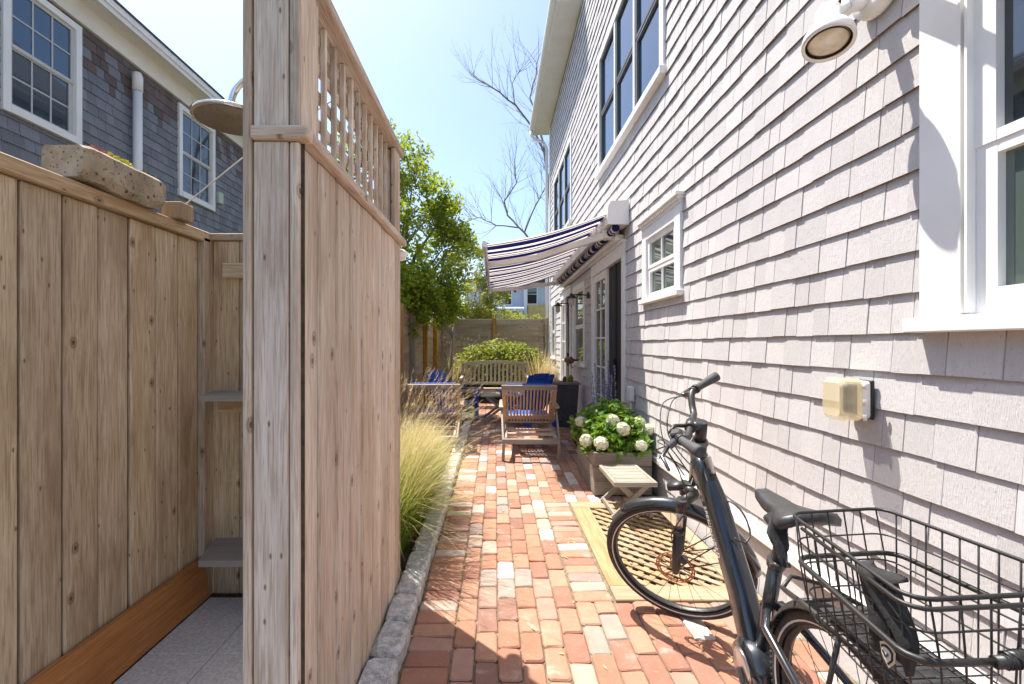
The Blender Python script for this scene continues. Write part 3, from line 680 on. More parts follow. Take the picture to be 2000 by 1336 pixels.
# stone trough, sedums, post block, line, shower head
tr = MB(); rings = []
for i in range(13):
    f = i / 12; y = 1.73 + .435 * f; lift = .016 * max(0, sin(f * pi * 2.2 + .2)) + random.uniform(-.003, .003)
    wob = lambda: U(-.0035, .0035)
    x0, x1, zb, zt = -1.73, -1.56, 2.015 + lift, 2.158 + random.uniform(-.002, .002)
    if i in (0, 12): x0 += .008; x1 -= .008; zt -= .008; zb += .008
    rings.append([(x0 + .02 + wob(), y, zb), (x0 + .0 + wob(), y, zb + .03), (x0 + wob(), y, zt - .012), (x0 + .014, y, zt), (x0 + .03, y, zt - .001), (x0 + .032, y, zt - (.018 if 0 < i < 12 else .002)), (x1 - .032, y, zt - (.018 if 0 < i < 12 else .002)), (x1 - .03, y, zt - .001), (x1 - .014, y, zt), (x1 + wob(), y, zt - .012), (x1 + wob(), y, zb + .03), (x1 - .02 + wob(), y, zb)])
tr.loft(rings, smooth=False)
solo('stone_trough', tr, M['trough'], (-1.645, 1.95, 2.015), 'pitted tan stone trough planter lying on the fence top', 'trough')
def sedum(name, y0, y1, mat, n, label, r0=.008, zc=2.14, up=.03):
    s = MB()
    for i in range(n):
        y = U(y0, y1); x = U(-1.62, -1.585); z0 = zc + U(-.004, .004)
        for k in range(9):
            d = Vector((U(-1, 1), U(-1, 1), U(.2, 1))).normalized(); c = Vector((x, y, z0 + U(.0, up))); t1 = d.orthogonal().normalized() * r0 * .5; t2 = d.cross(t1)
            s.add([c + t1, c + d * r0 * 1.6, c - t1, c + t2 * .6 - d * .002], [(0, 1, 2), (0, 2, 3)])
    solo(name, s, M[mat], (-1.6, (y0 + y1) / 2, zc - .01), label, 'plant', 'sedums in the stone trough')
sedum('sedum', 1.80, 1.86, 'sedum_red', 34, 'red sedum rosettes at the near end of the stone trough')
sedum('sedum', 1.875, 2.0, 'sedum_yellow', 80, 'bright yellow sedum in the middle of the stone trough', up=.035)
sedum('sedum', 2.03, 2.13, 'sedum_red', 50, 'reddish pink sedum tips beside the yellow sedum in the trough', up=.022)
b = MB(); b.box(-1.66, -1.56, 2.26, 2.36, 2.0145, 2.10, None, .004); solo('post_block', b, M['latZ'], (-1.61, 2.31, 2.0145), 'short square wooden post block beside the stone trough', 'wood block')
b = MB(); b.tube([(-1.59, 2.33, 2.102), (-1.22, 2.2, 2.29), (-.69, 2.03, 2.5)], .0032, 6); solo('clothes_line', b, plain('pale_cord', (.66, .63, .58, 1), .7), (-1.59, 2.33, 2.1), 'thin pale cord stretched from the post block to the shower screen', 'cord')
b = MB()
for i in range(60):
    c = Vector((U(-1.25, -1.2), U(2.6, 2.64), 2.018 + U(0, .035))); d = Vector((U(-1, 1), U(-1, 1), U(0, 1))).normalized() * .014; e = d.orthogonal().normalized() * .008
    b.add([c - e, c + d, c + e], [(0, 1, 2)])
solo('yellow_sprig', b, M['sedum_yellow'], (-1.22, 2.62, 2.016), 'tiny yellow plant tuft on the back rail of the shower', 'plant')
shw = thing('rain_shower', 'round chrome rain shower head on a curved pipe', 'shower head', (-.944, 1.63, 2.19))
hd = MB(); hd.lathe([(0, 2.188), (.118, 2.188), (.1255, 2.192), (.126, 2.199), (.115, 2.206), (.03, 2.212), (.02, 2.235), (0, 2.235)], Matrix.Translation((-.944, 1.63, 0)), 40); obj('head', hd, M['chrome'], shw)
nz = MB(); nz.lathe([(0, 2.1875), (.115, 2.1875), (.115, 2.186), (0, 2.1855)], Matrix.Translation((-.944, 1.63, 0)), 40)
t = NT('nozzle_plate'); v = t.coords(); n1 = t.noise(v, 120, 3); vo = t.n('TexVoronoi', v); vo.inputs['Scale'].default_value = 70
t.col(t.mix(t.ramp(vo.outputs['Distance'], (.12, 1.0), (.25, 0.0)), (.24, .205, .165, 1), (.09, .075, .06, 1))); t.b.inputs['Roughness'].default_value = .5; t.b.inputs['Metallic'].default_value = .3; t.bump(vo.outputs['Distance'], .4, .004)
obj('nozzle_plate', nz, t.m, shw)
pp = MB(); pth = [(-.944, 1.63, 2.23)] + [(-.944 + .13 * (1 - cos(a)), 1.63, 2.25 + .11 * sin(a)) for a in [k * pi / 16 for k in range(9)]] + [(-.688, 1.63, 2.36)]
pp.tube(pth, .011, 12); obj('pipe', pp, M['chrome'], shw)

# ------------------------------------------------------------------ boundary fences of level boards
def level_fence(name, label, p0, p1, posts, top, nb, mat, normal):
    root = thing(name, label, 'fence', ((p0[0] + p1[0]) / 2, (p0[1] + p1[1]) / 2, 0)); p0 = Vector(p0); p1 = Vector(p1); d = p1 - p0; hb_ = (top - .05) / nb
    for a, c in zip(posts, posts[1:]):
        for k in range(nb):
            m_ = MB(); q0 = p0 + d * a; q1 = p0 + d * c; z = .05 + hb_ * (k + .5); o = Vector(normal) * U(-.002, .003); u = d.normalized() * .006
            m_.bar(q0 + o + u + Vector((0, 0, z)), q1 + o - u + Vector((0, 0, z)), .022, hb_ - .004, b=.003); m_.bar(q0 - Vector(normal) * .006 + u * 1.2 + Vector((0, 0, z + hb_ / 2)), q1 - Vector(normal) * .006 - u * 1.2 + Vector((0, 0, z + hb_ / 2)), .006, .02); obj('board', m_, M[mat], root)
    for i, a in enumerate(posts):
        q = p0 + d * a + Vector(normal) * .058; m_ = MB(); m_.box(q.x - .045, q.x + .045, q.y - .045, q.y + .045, 0, top + .03, None, .006); obj('post', m_, M['orange_post'] if i in POSTY else M['greyZ'], root)
    return root
POSTY = (3, 5, 6)
level_fence('side_fence', 'grey fence of level boards along the left side of the yard', (-1.55, 2.75, 0), (-1.50, 12.6, 0), [0, .14, .29, .44, .545, .69, .84, .985], 1.99, 13, 'greyY', (1, 0, 0))
POSTY = (0, 1)
level_fence('back_fence', 'grey fence of level boards across the far end of the yard', (-1.46, 12.62, 0), (1.42, 12.62, 0), [0, .5, 1.0], 2.08, 13, 'greyX', (0, -1, 0))

# ------------------------------------------------------------------ awning
AY0, AY1 = 5.10, 9.95
aw = thing('awning', 'navy and cream striped retractable awning over the french doors', 'awning', (1.4, 7.5, 2.75))
b = MB(); b.loft([[(1.275, y, 2.745), (1.262, y, 2.80), (1.268, y, 2.93), (1.30, y, 2.985), (1.49, y, 2.995), (1.497, y, 2.735)] for y in (AY0 + .012, AY1 - .012)], smooth=False); obj('cassette', b, M['metalwhite'], aw)
for y0, y1 in ((AY0 - .012, AY0 + .010), (AY1 - .010, AY1 + .012)):
    b = MB(); b.loft([[(1.268, y, 2.732), (1.256, y, 2.80), (1.262, y, 2.935), (1.297, y, 2.992), (1.496, y, 3.002), (1.4985, y, 2.728)] for y in (y0, y1)], smooth=False); obj('end_cap', b, M['metalwhite'], aw)
cv = MB(); nx, ny = 14, 60; vs = []; fs = []
for j in range(ny + 1):
    y = AY0 + .03 + (AY1 - AY0 - .06) * j / ny
    for i in range(nx + 1):
        f = i / nx; x = 1.28 + (-.10 - 1.28) * f; z = 2.875 + (2.515 - 2.875) * f - .05 * sin(pi * f) - .012 * sin(pi * f) * sin(j / ny * pi * 2)
        vs.append((x, y, z))
for j in range(ny):
    for i in range(nx):
        a = j * (nx + 1) + i; fs.append((a, a + 1, a + nx + 2, a + nx + 1))
cv.add(vs, fs, smooth=True); obj('canopy', cv, M['canvas'], aw)
b = MB(); b.loft([[(-.10, y, 2.475), (-.135, y, 2.48), (-.15, y, 2.51), (-.14, y, 2.545), (-.11, y, 2.55), (-.09, y, 2.52)] for y in (AY0 + .01, AY1 - .01)], smooth=False); obj('front_bar', b, M['metalwhite'], aw)
vl = MB(); vs = []; fs = []
for j in range(81):
    y = AY0 + .03 + (AY1 - AY0 - .06) * j / 80
    for z in (2.478, 2.40, 2.325 + .02 * abs(sin(j * pi / 5))): vs.append((-.128 + .008 * sin(j * .9) * (2.478 - z) * 6, y, z))
for j in range(80):
    for i in range(2): fs.append((j * 3 + i, j * 3 + i + 1, j * 3 + i + 4, j * 3 + i + 3))
vl.add(vs, fs, smooth=True); obj('valance', vl, M['canvas'], aw)
rl = MB(); rl.tube([(1.36, AY0 + .03, 2.70), (1.36, AY1 - .03, 2.70)], .045, 16); obj('fabric_roll', rl, M['canvas'], aw)
for (ys, ye, yf) in ((5.42, 5.95, 6.1), (9.62, 9.1, 8.95)):
    b = MB(); b.bar((1.30, ys, 2.68), (.56, ye - (.05 if ye < 7 else -.05), 2.52), .05, .075); b.bar((.56, ye - (.05 if ye < 7 else -.05), 2.515), (-.08, yf, 2.45), .045, .07); b.box(1.28, 1.46, ys - .06, ys + .06, 2.64, 2.74)
    obj('folding_arm', b, M['metalwhite'], aw)
b = MB(); b.box(1.40, 1.50, 5.3, 9.8, 2.60, 2.665, None, .004); obj('mounting_bar', b, M['metalwhite'], aw)
k = MB(); k.lathe([(0, -.02), (.022, -.014), (.028, 0), (.02, .018), (0, .026)], Matrix.Translation((.40, 9.05, 2.435)), 12); obj('arm_joint', k, plain('red_cap', (.30, .03, .015, 1), .4), aw)

# ------------------------------------------------------------------ twin floodlight high on the wall
fx = thing('floodlight', 'white twin floodlight with round lenses high on the shingle wall', 'lamp', (1.49, 1.76, 2.75))
b = MB(); b.lathe([(0, 0), (.105, 0), (.108, .012), (.104, .034), (.07, .044), (0, .046)], Matrix.Translation((1.492, 1.76, 2.77)) @ Matrix.Rotation(-pi / 2, 4, 'Y'), 30); obj('base_plate', b, M['metalwhite'], fx)
def flood(c, n, hub):
    c = Vector(c); n = Vector(n).normalized(); q = (-n).to_track_quat('Z', 'Y').to_matrix().to_4x4(); T = Matrix.Translation(c) @ q
    h = MB(); h.lathe([(.075, .004), (.086, -.002), (.088, .012), (.084, .035), (.070, .062), (.050, .088), (.043, .096), (.043, .150), (.036, .166), (0, .170)], T, 32); head = obj('lamp_head', h, M['metalwhite'], fx)
    r_ = MB(); r_.lathe([(.0745, .006), (.0745, .03), (.066, .03), (.066, .004)], T, 32); obj('lens_ring', r_, plain('bronze_ring', (.10, .08, .055, 1), .4, .6), head)
    l_ = MB(); l_.lathe([(.067, .012), (.055, .004), (.03, -.002), (0, -.004)], T, 32); obj('lens', l_, M['lens'], head)
    j = T @ Vector((0, 0, .125)); a = MB(); m1 = (j + Vector(hub)) / 2 + Vector((0, 0, .01))
    a.tube([j, m1], [.022, .022], 12); a.tube([m1, Vector(hub)], [.028, .030], 12); a.tube([m1 + Vector((0, 0, .03)), m1 - Vector((0, 0, .03))], .017, 10); obj('swivel_arm', a, M['metalwhite'], fx)
flood(P(1618, 86, 1.75), (-.16, -.22, -.96), (1.455, 1.79, 2.74))
flood((1.28, 1.385, 2.52), (-.16, .12, -.96), (1.455, 1.70, 2.73))

# ------------------------------------------------------------------ outlet with a bubble cover, small utility box
ot = thing('outlet_cover', 'clear yellowed bubble cover over an outlet on the shingle wall', 'outlet', (1.49, 1.86, 1.17))
def rbox(mb, x0, x1, y0, y1, z0, z1, r=.02, n=5, dome=0.0):
    rings = []
    for x, ins in ((x1, 0), (x0 + dome, 0), (x0, dome)):
        ring = []
        for cy, cz, a0 in ((y1 - r, z1 - r, 0), (y0 + r, z1 - r, pi / 2), (y0 + r, z0 + r, pi), (y1 - r, z0 + r, 1.5 * pi)):
            for k in range(n):
                a = a0 + pi / 2 * k / (n - 1); ring.append((x, cy + (r - ins * .6) * cos(a) - ins * .4 * (1 if cos(a) > 0 else -1), cz + (r - ins * .6) * sin(a) - ins * .4 * (1 if sin(a) > 0 else -1)))
        rings.append(ring)
    return mb.loft(rings, smooth=False)
b = MB(); b.box(1.484, 1.500, 1.795, 1.925, 1.09, 1.245, None, .004); obj('gasket', b, M['black'], ot)
b = MB(); rbox(b, 1.452, 1.484, 1.80, 1.92, 1.093, 1.242, .015); obj('base', b, M['metalwhite'], ot)
b = MB(); rbox(b, 1.372, 1.450, 1.795, 1.925, 1.083, 1.252, .03, 6, .018); obj('bubble_cover', b, M['amber'], ot)
b = MB(); b.box(1.446, 1.4515, 1.825, 1.895, 1.11, 1.225, None, .003); obj('socket_plate', b, plain('grey_socket', (.14, .13, .11, 1), .5), ot)
for z in (1.135, 1.195):
    b = MB(); b.box(1.439, 1.4455, 1.845, 1.875, z - .018, z + .018, None, .003); obj('socket', b, M['black'], ot)
for z in (1.10, 1.16, 1.225):
    b = MB(); b.tube([(1.455, 1.79, z - .012), (1.455, 1.79, z + .012)], .007, 8); obj('hinge', b, M['metalwhite'], ot)
ub = thing('utility_box', 'small white weatherproof box on the wall beside the hydrangea planter', 'utility box', (1.49, 4.95, .8))
b = MB(); b.box(1.44, 1.498, 4.88, 4.98, .77, .93, None, .008); obj('box', b, M['metalwhite'], ub)
b = MB(); b.tube([(1.475, 4.93, .77), (1.475, 4.93, .36)], .012, 8); obj('conduit', b, M['metalwhite'], ub)

# ------------------------------------------------------------------ wall sconces
def sconce(y, z, label):
    s = thing('wall_sconce', label, 'lamp', (1.48, y, z), 'black wall sconces beside the doors')
    b = MB(); b.lathe([(0, 0), (.055, 0), (.055, .012), (.04, .022), (.018, .028), (0, .03)], Matrix.Translation((1.492, y, z)) @ Matrix.Rotation(-pi / 2, 4, 'Y'), 16); obj('mount', b, M['black'], s)
    b = MB(); b.tube([(1.48, y, z), (1.35, y, z + .012), (1.24, y, z + .005), (1.22, y, z - .02)], .011, 8); obj('arm', b, M['black'], s)
    b = MB(); b.lathe([(0, .03), (.02, .03), (.03, .0), (.085, -.03), (.088, -.042), (.03, -.03), (.0, -.03)], Matrix.Translation((1.22, y, z)), 18); obj('shade', b, M['black'], s)
    b = MB(); b.lathe([(.035, -.04), (.045, -.06), (.045, -.13), (.035, -.155), (0, -.165)], Matrix.Translation((1.22, y, z)), 16); obj('glass_jar', b, plain('milk_glass', (.62, .60, .55, 1), .25), s)
sconce(7.28, 2.17, 'black gooseneck sconce next to the french door with white muntins')
sconce(8.86, 2.17, 'black gooseneck sconce between the narrow window and the far door')
b = MB(); b.tube([(1.33, 8.35, 1.10), (1.33, 8.05, 1.10)], .065, 16); b.tube([(1.33, 8.05, 1.10), (1.33, 8.0, 1.10), (1.36, 7.93, 1.08)], [.065, .05, .02], 14); b.tube([(1.33, 7.98, 1.05), (1.33, 7.98, 1.0), (1.35, 7.96, .97), (1.37, 7.96, .99)], .008, 6); b.box(1.33, 1.50, 8.16, 8.22, 1.08, 1.12)
solo('hose_reel', b, M['terracotta'], (1.49, 8.2, 1.05), 'rust brown drum fixture under the narrow window by the sconces', 'fixture')

# ------------------------------------------------------------------ lattice cover let into the paving
lc = thing('lattice_cover', 'yellow pine lattice panel in a board frame set in the paving', 'lattice panel', (1.05, 3.2, 0))
x0, x1, y0, y1 = DECK
b = MB(); b.box(x0 + .02, x1 + .03, y0 + .02, y1 - .02, -.055, -.050); obj('pit_floor', b, M['soil'], lc)
fw = .145
board(lc, 'frame_board', x0, x0 + fw, y0 + .002 + fw, y1 - fw - .002, -.03, .006, M['latY']); board(lc, 'frame_board', x1 - .10, x1, y0 + .002 + fw, y1 - fw - .002, -.03, .006, M['latY'])
board(lc, 'frame_board', x0, x1, y0, y0 + fw, -.03, .008, M['latX']); board(lc, 'frame_board', x0, x1, y1 - fw, y1, -.03, .005, M['latX'])
cx0, cx1, cy0, cy1 = x0 + fw - .012, x1 - .09, y0 + fw - .012, y1 - fw + .012
def clip_diag(sgn, c):      # points of the line y = sgn*x + c inside the frame
    pts = []
    for x in (cx0, cx1):
        y = sgn * x + c
        if cy0 <= y <= cy1: pts.append((x, y))
    for y in (cy0, cy1):
        x = (y - c) / sgn
        if cx0 < x < cx1: pts.append((x, y))
    return sorted(pts)[:: max(1, len(pts) - 1)] if len(pts) >= 2 else None
for layer, sgn in ((0, 1), (1, -1)):
    cs = [cy - sgn * cxx for cxx in (cx0, cx1) for cy in (cy0, cy1)]; c = min(cs) + .04
    while c < max(cs):
        p = clip_diag(sgn, c)
        if p and (Vector(p[1]) - Vector(p[0])).length > .05:
            z = -.022 + layer * .0125; m_ = MB(); m_.bar((p[0][0], p[0][1], z), (p[1][0], p[1][1], z), .038, .011, b=.002); obj('slat', m_, M['latX' if 0 else 'latY'], lc)
        c += .108

# ------------------------------------------------------------------ furniture
def lounge():
    r_ = thing('lounge_chair', '', 'lounge chair', (0, 0, 0), 'slatted teak lounge chairs')
    def part(name, fn, mat='teakX'):
        m_ = MB(); fn(m_); return obj(name, m_, M[mat], r_)
    for s in (-1, 1):
        part('leg', lambda m_: m_.bar((s * .335, .02, 0), (s * .325, .0, .255), .035, .055, (0, 1, 0), .004), 'silverZ')
        part('leg', lambda m_: m_.bar((s * .335, 1.16, 0), (s * .335, 1.16, .56), .035, .055, (0, 1, 0), .004), 'teakZ')
        part('side_rail', lambda m_: m_.bar((s * .30, .02, .245), (s * .30, 1.35, .335), .03, .06, b=.004), 'silverY')
        part('stay', lambda m_: m_.bar((s * .335, .04, .24), (s * .36, .62, .54), .022, .04, b=.003), 'silverY')
        part('armrest', lambda m_: m_.bar((s * .365, .50, .565), (s * .365, 1.22, .575), .06, .024, b=.005), 'teakY')
    part('rear_rail', lambda m_: m_.bar((-.345, 0, .235), (.345, 0, .235), .05, .06, b=.006), 'silverX')
    for y, z in ((.30, .262), (.52, .278)): part('cross_rail', lambda m_: m_.bar((-.29, y, z), (.29, y, z), .055, .03, b=.004), 'teakX')
    B0, B1 = Vector((0, .77, .33)), Vector((0, .46, .845)); ax = (B1 - B0); nrm = Vector((0, -ax.z, ax.y)).normalized()
    for s in (-1, 1): part('back_stile', lambda m_: m_.bar(B0 + Vector((s * .315, 0, 0)), B1 + Vector((s * .335, 0, 0)), .05, .028, nrm, .004), 'teakZ')
    part('top_rail', lambda m_: m_.bar(B1 + Vector((-.36, 0, 0)) - ax * .03, B1 + Vector((.36, 0, 0)) - ax * .03, .07, .034, nrm, .006), 'silverX')
    part('lower_rail', lambda m_: m_.bar(B0 + Vector((-.31, 0, 0)) + ax * .16, B0 + Vector((.31, 0, 0)) + ax * .16, .06, .032, nrm, .004), 'teakX')
    for i in range(14):
        x = -.275 + .55 * i / 13; part('slat', lambda m_: m_.bar(B0 + Vector((x, 0, 0)) + ax * .0, B1 + Vector((x * 1.05, 0, 0)) - ax * .06, .024, .016, nrm, .003), 'teakZ')
    for i in range(6):
        y = .78 + .095 * i; part('seat_slat', lambda m_: m_.bar((-.285, y, .335), (.285, y, .335), .06, .02, b=.003), 'teakX')
    c = MB(); off = -nrm * .05
    if off.y < 0: off = -off
    c.bar(B0 + off * .9 + ax * .86, B1 + off * .9 + ax * .016, .62, .05, nrm, .02); obj('back_cushion', c, M['bluecloth'], r_)
    c = MB(); c.box(-.30, .30, .76, 1.34, .347, .415, None, .02); obj('seat_cushion', c, M['bluecloth'], r_)
    return r_
lo = lounge(); lo.location = (.43, 5.40, 0); lo.rotation_euler.z = radians(-1.5); lo['label'] = 'slatted teak lounge chair on the bricks beside the hydrangea planter'
l2 = copy_tree(lo); l2.location = (-.80, 5.55, 0); l2.rotation_euler.z = radians(2); l2['label'] = 'slatted teak lounge chair behind the ornamental grass'

def adirondack():
    r_ = thing('adirondack_chair', '', 'garden chair', (0, 0, 0), 'blue adirondack chairs')
    def part(name, fn):
        m_ = MB(); fn(m_); return obj(name, m_, M['blue'], r_)
    for i in range(6):
        y = .30 - i * .088; z = .37 - i * .022; part('seat_slat', lambda m_: m_.bar((-.26, y, z), (.26, y, z), .078, .02, b=.004))
    for i in range(5):
        x = -.21 + i * .105; top = .905 - .006 * abs(i - 2) ** 2; part('back_slat', lambda m_: m_.bar((x * .98, -.19, .26), (x * 1.02, -.47, top), .101, .02, (0, -1, .4), .004))
    part('back_brace', lambda m_: m_.bar((-.30, -.325, .53), (.30, -.325, .53), .03, .06, b=.004)); part('back_brace', lambda m_: m_.bar((-.24, -.43, .76), (.24, -.43, .76), .022, .05, b=.004))
    for s in (-1, 1):
        part('front_leg', lambda m_: m_.bar((s * .285, .29, 0), (s * .285, .29, .56), .024, .09, (0, 1, 0), .004))
        part('rear_leg', lambda m_: m_.bar((s * .262, .32, .33), (s * .262, -.52, .03), .022, .10, b=.004))
        part('armrest', lambda m_: m_.bar((s * .32, -.36, .55), (s * .33, .38, .575), .13, .022, b=.008))
        part('arm_bracket', lambda m_: m_.bar((s * .315, .29, .44), (s * .335, .29, .56), .02, .05, (0, 1, 0), .003))
    part('apron', lambda m_: m_.bar((-.28, .335, .345), (.28, .335, .345), .02, .07, b=.003))
    return r_
ad = adirondack(); ad.location = (-.74, 8.28, 0); ad.rotation_euler.z = atan2(.24, -.97) - pi / 2 + pi; ad['label'] = 'blue adirondack chair by the side fence behind the grass'
ad.rotation_euler.z = -radians(90 + 34)
a2 = copy_tree(ad); a2.location = (.54, 7.95, 0); a2.rotation_euler.z = radians(30); a2['label'] = 'blue adirondack chair next to the tall charcoal planter'

tb = thing('coffee_table', 'low weathered folding table with crossed legs between the blue chairs', 'table', (.10, 8.35, 0))
for i in range(7):
    y = 8.08 + i * .09; m_ = MB(); m_.box(-.26, .46, y, y + .08, .445, .468, None, .003); obj('slat', m_, M['benchX'], tb)
for y in (8.10, 8.62):
    m_ = MB(); m_.bar((-.22, y, 0), (.36, y, .44), .03, .045, b=.003); obj('leg', m_, M['benchX'], tb)
    m_ = MB(); m_.bar((.42, y + .03, 0), (-.16, y + .03, .44), .03, .045, b=.003); obj('leg', m_, M['benchX'], tb)
m_ = MB(); m_.bar((.10, 8.1, .222), (.10, 8.65, .222), .03, .03); obj('stretcher', m_, M['benchY'], tb)

bn = thing('garden_bench', 'weathered slatted garden bench with a curved top rail', 'bench', (0, 10.1, 0))
W2 = .74
def bp(name, fn, mat='benchX'):
    m_ = MB(); fn(m_); return obj(name, m_, M[mat], bn)
for s in (-1, 1):
    bp('rear_leg', lambda m_: m_.bar((s * W2, 10.32, 0), (s * W2, 10.42, .93), .05, .06, (0, 1, 0), .004), 'benchZ'); bp('front_leg', lambda m_: m_.bar((s * W2, 9.86, 0), (s * W2, 9.86, .62), .05, .06, (0, 1, 0), .004), 'benchZ')
    bp('armrest', lambda m_: m_.bar((s * W2, 9.80, .64), (s * W2, 10.38, .66), .06, .035, b=.006), 'benchY'); bp('side_rail', lambda m_: m_.bar((s * W2, 9.88, .37), (s * W2, 10.32, .35), .03, .07), 'benchY')
tr_ = MB(); rings = []
for i in range(17):
    f = i / 16 * 2 - 1; x = f * (W2 + .02); zc = .925 + .055 * (1 - f * f); rings.append([(x, 10.40, zc - .035), (x, 10.43, zc - .035), (x, 10.43, zc + .035), (x, 10.40, zc + .035)])
tr_.loft(rings, smooth=False); obj('top_rail', tr_, M['benchX'], bn)
bp('lower_rail', lambda m_: m_.bar((-W2, 10.36, .50), (W2, 10.36, .50), .03, .06, b=.004))
for i in range(15):
    x = -W2 + .09 + (2 * W2 - .18) * i / 14; f = x / W2; bp('back_slat', lambda m_: m_.bar((x, 10.36, .52), (x, 10.408, .90 + .05 * (1 - f * f)), .046, .016, (0, 1, 0), .003), 'benchZ')
for i in range(6):
    y = 9.86 + i * .083; bp('seat_slat', lambda m_: m_.bar((-W2, y, .425 - .006 * i), (W2, y, .425 - .006 * i), .07, .022, b=.004))
bp('apron', lambda m_: m_.bar((-W2, 9.85, .375), (W2, 9.85, .375), .025, .07, b=.003))

# folding side table in front of the planter
sd = thing('side_table', 'small folding teak table with crossed legs in front of the hydrangea planter', 'table', (1.09, 3.78, .008))
z = .30
for i in range(5):
    y = 3.56 + i * .094; m_ = MB(); m_.box(.955, 1.232, y, y + .085, z - .004, z + .014, None, .002); obj('slat', m_, M['silverX'], sd)
for x in (.925, 1.236):
    m_ = MB(); m_.box(x, x + .027, 3.55, 4.035, z - .022, z + .015, None, .003); obj('side_rail', m_, M['silverY'], sd)
m_ = MB(); m_.box(.925, 1.263, 3.532, 3.549, z - .022, z + .0155, None, .003); obj('front_rail', m_, M['silverX'], sd)
m_ = MB(); m_.box(.925, 1.263, 4.036, 4.052, z - .022, z + .0155, None, .003); obj('rear_rail', m_, M['silverX'], sd)
for y in (3.60, 3.98):
    m_ = MB(); m_.bar((.93, y, .012), (1.22, y, z - .01), .022, .04, (0, 0, 1), .003); obj('leg', m_, M['silverX'], sd)
    m_ = MB(); m_.bar((1.25, y + .024, .012), (.97, y + .024, z - .01), .022, .04, (0, 0, 1), .003); obj('leg', m_, M['silverX'], sd)
for x in (.945, 1.236): m_ = MB(); m_.bar((x, 3.6, .035), (x, 4.0, .035), .02, .03); obj('stretcher', m_, M['silverY'], sd)

# planters
pl = thing('planter_box', 'grey plank planter box holding the white hydrangeas', 'planter', (1.16, 4.58, 0))
x0, x1, y0, y1 = .905, 1.43, 4.15, 5.02
for k in range(3):
    z0, z1 = .012 + k * .13, .012 + (k + 1) * .13 - .004
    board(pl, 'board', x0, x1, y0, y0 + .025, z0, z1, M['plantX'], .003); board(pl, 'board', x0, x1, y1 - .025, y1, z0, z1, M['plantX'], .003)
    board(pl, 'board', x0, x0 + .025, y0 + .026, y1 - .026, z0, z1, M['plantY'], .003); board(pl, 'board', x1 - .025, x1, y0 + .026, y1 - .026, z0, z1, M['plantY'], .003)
b = MB(); b.box(x0 + .026, x1 - .026, y0 + .026, y1 - .026, .02, .37); obj('soil', b, M['soil'], pl)
tp = thing('tall_planter', 'tall tapered charcoal planter with a brown rim by the house wall', 'planter', (1.20, 7.75, 0))
b = MB(); b.loft([[(1.20 + sx * w_, 7.75 + sy * w_, z) for sx, sy in ((-1, -1), (1, -1), (1, 1), (-1, 1))] for z, w_ in ((0, .145), (.02, .15), (.72, .195))], smooth=False); obj('pot', b, M['darkpot'], tp)
b = MB(); b.box(.985, 1.415, 7.535, 7.965, .715, .75, None, .006); obj('rim', b, M['plantX'], tp)
b = MB(); b.lathe([(0, .75), (.04, .75), (.05, .82), (.03, .86), (0, .87)], Matrix.Translation((1.27, 7.68, 0)), 10); b.lathe([(0, .75), (.03, .75), (.036, .80), (.02, .84), (0, .845)], Matrix.Translation((1.18, 7.72, 0)), 10); obj('cactus', b, M['leaf_hedge'], tp)
lp = thing('low_planter', 'low square black planter behind the planter box', 'planter', (1.25, 6.35, 0))
b = MB(); b.loft([[(1.25 + sx * w_, 6.35 + sy * w_, z) for sx, sy in ((-1, -1), (1, -1), (1, 1), (-1, 1))] for z, w_ in ((0, .14), (.30, .19), (.30, .165), (.25, .16))], smooth=False); obj('pot', b, M['darkpot'], lp)
b = MB(); b.box(1.10, 1.40, 6.2, 6.5, .22, .25); obj('soil', b, M['soil'], lp)

# ------------------------------------------------------------------ plants
def blade(mb, p, az, lean, L, w_, curl, n=4, t0=0.0, t1=1.0):
    p = Vector(p); d = Vector((cos(az), sin(az), 0)); side = Vector((-sin(az), cos(az), 0)); vs = []; ts = []
    ang = lean; q = p.copy()
    for i in range(n + 1):
        f = i / n; ww = w_ * (1 - f) ** .7 * .5
        if i < n: vs += [q - side * ww, q + side * ww]; ts += [t0 + (t1 - t0) * f] * 2
        else: vs.append(q.copy()); ts.append(t1)
        q = q + (d * sin(ang) + Vector((0, 0, 1)) * cos(ang)) * (L / n); ang += curl / n
    fs = [(2 * i, 2 * i + 1, 2 * i + 3, 2 * i + 2) for i in range(n - 1)] + [(2 * n - 2, 2 * n - 1, 2 * n)]
    mb.add(vs, fs, ts)
    return q, ang, d
def plume(mb, p, d, ang, L, r0, n=16):      # feathery seed head: short hairs round a bent axis
    q = Vector(p); dirv = d * sin(ang) + Vector((0, 0, 1)) * cos(ang)
    for i in range(n):
        f = i / n; c = q + dirv * L * f; an = R() * 2 * pi; s = dirv.orthogonal().normalized(); s.rotate(Quaternion(dirv, an)); rr = r0 * (1 - abs(f - .4) * 1.1) * 1.6
        tip = c + s * rr + dirv * rr * 1.2; wv = dirv.cross(s) * .0011
        mb.add([c - wv, c + wv, tip], [(0, 1, 2)], [1, 1, 1])
